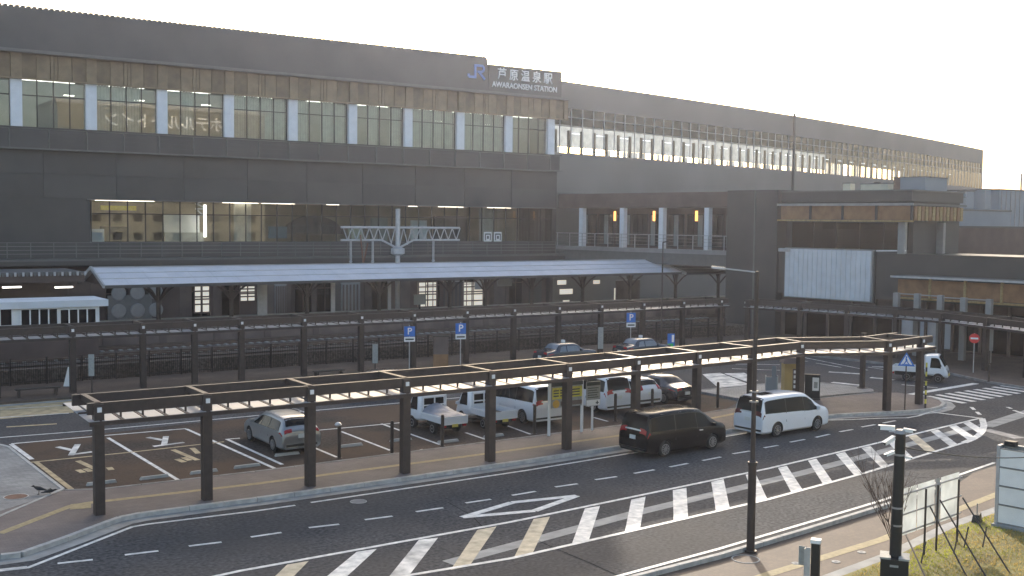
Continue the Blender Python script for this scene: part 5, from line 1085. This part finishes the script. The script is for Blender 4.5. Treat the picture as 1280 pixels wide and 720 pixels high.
b = Vector((57.4,63.4,.12)); t = thing('street_lamp', 'thin dark lamp pole by the third parking sign', 'street lamp', (b.x,b.y,.12)); MB().tube((0,0,0),(0,0,8.4),.075,10,.05).build('shaft', 'brown_steel', t, True, True); MB().tube((0,0,0),(0,0,.05),.15,10).build('base_plate', 'brown_steel', t, True); MB().bar((0,0,8.4),(.25,-.5,8.5),.12,.08).build('lamp_head', 'brown_steel', t, True)
# camera pole
b = g(1117,740,.06); t = thing('camera_pole', 'thick dark pole carrying white security cameras above a control box on the lawn', 'camera pole', (b.x,b.y,.06), RZ(b)); h = post_h(1117,740,541,.06)[1]-.06
MB().tube((0,0,0),(.05,0,h),.165,16,.135).build('pole', 'black_plastic', t, True, True); MB().box(-.36,.36,-.34,.26,0,.98).build('control_box', 'black_plastic', t, True); MB().box(-.38,-.1,-.36,.28,.98,1.03).box(.1,.38,-.36,.28,.98,1.03).box(-.12,.1,-.352,-.342,.78,.84).build('box_trim', 'sign_grey', t, True)
for z in (h*.53,h*.42,h-.6): MB().tube((.03,0,z),(.03,0,z+.05),.158,14).build('clamp_band', 'grey_metal', t, True)
MB().tube((.05,0,h),(.05,0,h+.1),.17,12,.12).build('cap', 'grey_metal', t, True)
def camera_unit(p, d, s=1.0):
    p = Vector(p); d = Vector(d).normalized(); q = p+d*.42*s; s *= .8; q = p+d*.42*s; c = MB().bar(p, q, .13*s, .12*s).build('camera', 'sign_white', t, True, False); MB().bar(p+Vector((0,0,.07*s)), q+d*.06+Vector((0,0,.07*s)), .16*s, .015).build('sun_shield', 'sign_white', c, True); MB().tube(q, q+d*.02, .045*s, 10).build('lens', 'black_plastic', c, True)
camera_unit((-.1,0,h+.12), (-1,.1,-.02), 1.1); camera_unit((.12,0,h+.1), (.8,-.3,-.05), .8); camera_unit((-.12,-.1,h-.12), (-.6,-.6,-.35)); camera_unit((-.1,-.12,h-.5), (-.75,-.4,-.3), .7); camera_unit((.18,-.05,h-.62),(.7,-.2,-.1),.5)
MB().box(-.25,.3,-.05,.05,h+.02,h+.08).build('bracket', 'galv', t, True)
# cable from the pole to the white cabinet
pa = t.location+Vector((0,0,h-.35)); 
cb_ = g(1245,657,.06); r_, f_ = face(cb_)
# white cabinet board at the lawn edge
t = thing('hoarding_cabinet', 'tall white panelled hoarding in an aluminium frame on the lawn', 'hoarding', (cb_.x,cb_.y,.06), RZ(cb_)-.38); H_ = post_h(1245,657,556,.06)[1]-.06
for k in range(4):
    zz0 = .12+(H_-.2)*k/4; MB().box(.06,1.3,-.02,.02,zz0+.015,zz0+(H_-.2)/4-.015).build('panel', 'white_metal', t, True); MB().box(1.36,2.6,-.02,.02,zz0+.015,zz0+(H_-.2)/4-.015).build('panel', 'white_metal', t, True)
for x in (0,1.33,2.66): MB().box(x-.05,x+.05,-.04,.5,0,H_).build('frame_post', 'galv', t, True)
for k in range(5): z = .1+(H_-.2)*k/4; MB().box(.05,1.28,-.035,.035,z-.02,z+.012).box(1.38,2.61,-.035,.035,z-.02,z+.012).build('frame_rail', 'grey_metal', t, True)
MB().box(-.1,2.75,-.15,.6,-.02,.08).build('base', 'concrete', t, True); MB().box(-.06,2.72,.3,.5,.08,H_).build('back_panel', 'sign_grey', t, True)
MB().box(.15,.5,.05,.3,H_,H_+.16).build('top_box', 'black_plastic', t, True); MB().box(.85,2.2,.0,.45,H_+.01,H_+.42).build('top_unit', 'black_plastic', t, True)
pb = Vector((t.location.x,t.location.y,H_+.06)); m = MB(); pr = None
for k in range(15):
    u = k/14; q = pa.lerp(pb+Vector((1.2,-1.8,-.05)), u); q.z -= .5*4*u*(1-u)*.5
    if pr is not None: m.tube(pr, q, .016, 6)
    pr = q
tag(m.build('cable', 'black_plastic'), 'black cable sagging from the camera pole to the white hoarding', 'cable')
# temporary white fence boards with pipe frame and raking braces
hs = thing('site_hoarding', 'temporary white board hoarding on steel pipes with raking braces on the lawn', 'hoarding', (*g(1153,690,.06)[:2],.06))
def T(p, q, r=.028, nm='pipe', mm='grey_metal'): MB().tube(p, q, r, 8).build(nm, mm, hs)
posts = []
for px, yb, yt in ((1155,694,611),(1170,689,606),(1196,678,599)):
    b = g(px, yb, .06); h = post_h(px, yb, yt, .06)[1]; posts.append((b, h)); T(b, (b.x,b.y,h), .032, 'post', 'brown_lt')
dirv = (posts[2][0]-posts[0][0]).normalized()
def alongp(s, back, z): p = posts[0][0]+dirv*s; n = Vector((-dirv.y,dirv.x,0)); q = p+n*back; return (q.x,q.y,z)
L_ = (posts[2][0]-posts[0][0]).length
for s0, s1, mm in ((-1.75,-1.35,'curtain'),(-1.3,-.35,'white_metal'),(-.3,.75,'white_metal'),(.8,1.1,'concrete_lt'),(1.15,L_+.25,'white_metal')):
    if s1 > s0: 
        a, b = alongp(s0,.10,.85), alongp(s1,.10,.85); c, d = alongp(s1,.12,2.25), alongp(s0,.12,2.25); n = Vector((-dirv.y,dirv.x,0))*.03
        MB().sheet([a,b,c,d]).build('board', 'board_white' if mm == 'white_metal' else mm, hs)
for z in (.95,1.5,2.1): T(alongp(-1.8,.05,z), alongp(L_+.3,.05,z), .024, 'rail')
for (px0,py0,px1,py1) in ((1160,632,1208,720),(1173,625,1232,720),(1201,622,1262,716),(1130,665,1157,722)):
    b = g(px1, py1, .06); a0 = g(px0, 692, .06); a_ = post_h(px0, 690, py0, .06); T((a_[0].x,a_[0].y,a_[1]), b, .024, 'brace', 'brown_lt')
for px, py, dx in ((1151,704,9),(1192,692,14),(1205,684,14),(1228,684,9)):
    b = g(px, py, .06); c = g(px+dx, py-22, .06); T((b.x,b.y,.02), (b.x+.35,b.y+.1,.62), .022, 'stake', 'brown_lt')
b = g(1221,652,.06); t = thing('base_block', 'small black plastic base block with stub post on the lawn by the hoarding', 'base block', (b.x,b.y,.06), .4); MB().hexa([(-.22,-.14,0),(.22,-.14,0),(.22,.14,0),(-.22,.14,0)],[(-.16,-.1,.26),(.16,-.1,.3),(.16,.1,.3),(-.16,.1,.26)]).build('block', 'black_plastic', t, True); MB().tube((0,0,.2),(0,0,.62),.02,8).build('stub', 'grey_metal', t, True)
# short signpost in front
b = g(1014,742,.02); t = thing('signpost', 'short dark square post with white cap and two grey sign plates on the footpath', 'signpost', (b.x,b.y,.02), RZ(b)-.15); h = post_h(1018,742,675,.02)[1]
MB().box(-.02,.2,-.1,.1,0,h-.08).build('post', 'black_plastic', t, True); MB().box(-.04,.22,-.12,.12,h-.08,h+.02).build('cap', 'sign_white', t, True); MB().box(-.16,-.03,-.14,-.12,.5,h-.2).build('plate', 'galv', t, True); MB().box(-.36,-.2,.0,.02,.75,h-.22).build('plate', 'sign_grey', t, True); MB().box(-.2,-.16,-.1,.02,.1,h-.25).build('bracket', 'galv', t, True)
# bare shrub
b = g(1118,700,.06); sh = thing('bare_shrub', 'bare leafless shrub with thin reddish twigs behind the camera pole', 'shrub', (b.x,b.y,.06), RZ(b)); rnd = random.Random(3); tw = MB()
def twig(p, d, L, r, lev):
    q = p+d*L; tw.tube(p, q, r, 5, r*.7)
    if lev == 0: return
    for _ in range(3 if lev > 1 else 4):
        nd = (d+Vector((rnd.uniform(-.6,.6),rnd.uniform(-.6,.6),rnd.uniform(.05,.7)))).normalized(); twig(p.lerp(q, rnd.uniform(.45,1)), nd, L*rnd.uniform(.55,.85), r*.62, lev-1)
MB().tube((0,0,0),(0,0,.35),.05,8,.04).build('trunk', 'bark', sh, True)
for k in range(5): twig(Vector((0,0,.3)), Vector((rnd.uniform(-.6,.1),rnd.uniform(-.3,.3),1)).normalized(), 1.25, .016, 3)
tw.build('twigs', 'bark', sh, True)['kind'] = 'stuff'
# grass
rnd = random.Random(5); gm = {}
frosted('grass_a', (.30,.29,.07), .5); frosted('grass_b', (.46,.35,.13), .5); frosted('grass_c', (.42,.44,.06), .5)
ms = [MB(),MB(),MB()]
def hsh(x,y): return (sin(x*1.7+sin(y*1.3)*1.4)+sin(y*2.1+x*.6)+sin(x*.8-y*1.1))/3
for k in range(26000):
    x, y = rnd.uniform(21,42), rnd.uniform(14,22)
    top = 20.0 if x < 24.7 else (20.0+(x-24.7)*.128 if x < 28.2 else (20.45+(x-28.2)*.216 if x < 32.6 else (21.4+(x-32.6)*.112 if x < 37.5 else 21.95-(x-37.5)*.3)))
    if y > top-.05: continue
    n = hsh(x,y)+rnd.uniform(-.5,.5); edge = top-y
    i = 2 if (edge < 1.3 and n > -.1 and x > 27) else (0 if n > .25 else 1)
    hgt = rnd.uniform(.03,.085); a = rnd.uniform(0,6.28); dx, dy = cos(a)*.018, sin(a)*.018; lx, ly = rnd.uniform(-.05,.05), rnd.uniform(-.05,.05)
    ms[i].add([(x-dx,y-dy,.055),(x+dx,y+dy,.055),(x+lx,y+ly,.06+hgt)],[(0,1,2)])
for m_, mm, lab in zip(ms, ('grass_a','grass_b','grass_c'), ('dull green lawn grass','dry straw coloured lawn grass','bright yellow green grass along the lawn edge')):
    me = bpy.data.meshes.new('grass'); me.from_pydata(m_.v, [], m_.f); me.materials.append(MATS[mm]); tag(put('grass', me), lab+' at the corner', 'grass', kind='stuff')

# birds on the corner paving
def bird(px, py, rz, low, lab):
    b = g(px, py, .12); t = thing('crow', lab, 'bird', (b.x,b.y,.12), rz); h = .10 if not low else .03
    pr = [(-.30,.05,.006,.02),(-.22,.065,.03,.025),(-.14,.09,.055,.045),(-.04,.115,.075,.07),(.06,.125,.07,.072),(.13,.15,.045,.05),(.165,.185,.036,.042),(.20,.205,.036,.04),(.235,.20,.022,.022),(.27,.19,.010,.010),(.295,.183,.004,.004)]
    if low: pr = [(x, .085+(z-.085)*.25, a, c*.8) for x, z, a, c in pr]
    m = MB(); n = 10; vs = []
    for x, z, a, c in pr: vs += [(x, a*cos(2*pi*i/n), h+z+c*sin(2*pi*i/n)) for i in range(n)]
    fs = [(j*n+i, j*n+(i+1)%n, (j+1)*n+(i+1)%n, (j+1)*n+i) for j in range(len(pr)-1) for i in range(n)]+[tuple(range(n)), tuple(range((len(pr)-1)*n, len(pr)*n))]
    m.add(vs, fs).build('body', 'feather', t, True, True)
    for sg in (1,-1):
        MB().hexa([(-.22,sg*.03,h+.07),(.06,sg*.055,h+.07),(.06,sg*.083,h+.10),(-.22,sg*.045,h+.08)],[(-.22,sg*.03,h+.085),(.06,sg*.05,h+.18),(.06,sg*.065,h+.18),(-.22,sg*.04,h+.09)]).build('wing', 'feather', t, True)
        MB().tube((.0,sg*.03,h+.06),(.02,sg*.03,.008),.007,5).bar((-.01,sg*.03,.006),(.06,sg*.03,.006),.03,.01).build('leg', 'feather', t, True)
bird(49, 618, radians(150), False, 'small black bird standing beside the rust brown manhole cover')
bird(62, 618, radians(5), True, 'small black bird crouched low at the kerb of the grey corner paving')

for px, py, lab in ((995,704,'small pale valve cover in the footpath beside the short signpost'),(1045,702,'small pale valve cover in the footpath next to the lawn gutter'),(1077,690,'small pale valve cover in the footpath gutter near the bare shrub')):
    c = g(px, py, .03); t = thing('valve_cover', lab, 'valve cover', (c.x,c.y,.03)); MB().lathe([(.13,-.012),(.13,.004)], 14, 'z').build('lid', 'concrete_lt', t, True); MB().lathe([(.05,.0042),(.05,.009)], 8, 'z').build('key_boss', 'kerb_dirty', t, True)

# ================================================================== HOTEL ACROSS THE SQUARE (seen mirrored in the station windows)
hb = thing('hotel_building', 'beige hotel building with white roof lettering, mirrored in the station windows', 'building', (63,-22,0))
B('wall', 'beige_box', hb, 44, 82, -32, -15, 0, 30); B('sign_band', 'olive_band', hb, 44, 82, -14.99, -14.95, 25.2, 29.9); B('parapet', 'concrete_lt', hb, 43.7, 82.3, -32.3, -14.7, 30, 30.6)
wm = MB().box(-.8,.8,-.06,.06,0,1.4).data('window', 'car_glass')
for r in range(6):
    for c in range(10): put('window', wm, (46.8+c*3.6,-14.97,2.5+r*3.4), 0, hb)
put_text('lettering', 'ホテルルートイン', 2.9, 'sign_white', (62.8,-14.88,27.4), (-1,0,0), (0,0,1), hb, sx=.95, depth=.06)

# ================================================================== GLARE VEIL (thin volume added to imitate lens glare)
hz = MB().box(-90, 290, -70, 190, -1.7, 34).build('glare_veil', 'white_col'); hz.data.materials.clear(); hz['kind'] = 'stuff'
hm = bpy.data.materials.new('glare_veil'); hm.use_nodes = True; nt = hm.node_tree; nt.nodes.clear()
vo = nt.nodes.new('ShaderNodeVolumePrincipled'); vo.inputs['Density'].default_value = 0.00022; vo.inputs['Anisotropy'].default_value = 0.72; vo.inputs['Color'].default_value = (.80,.83,1.0,1)
oo = nt.nodes.new('ShaderNodeOutputMaterial'); nt.links.new(vo.outputs[0], oo.inputs['Volume']); hz.data.materials.append(hm)
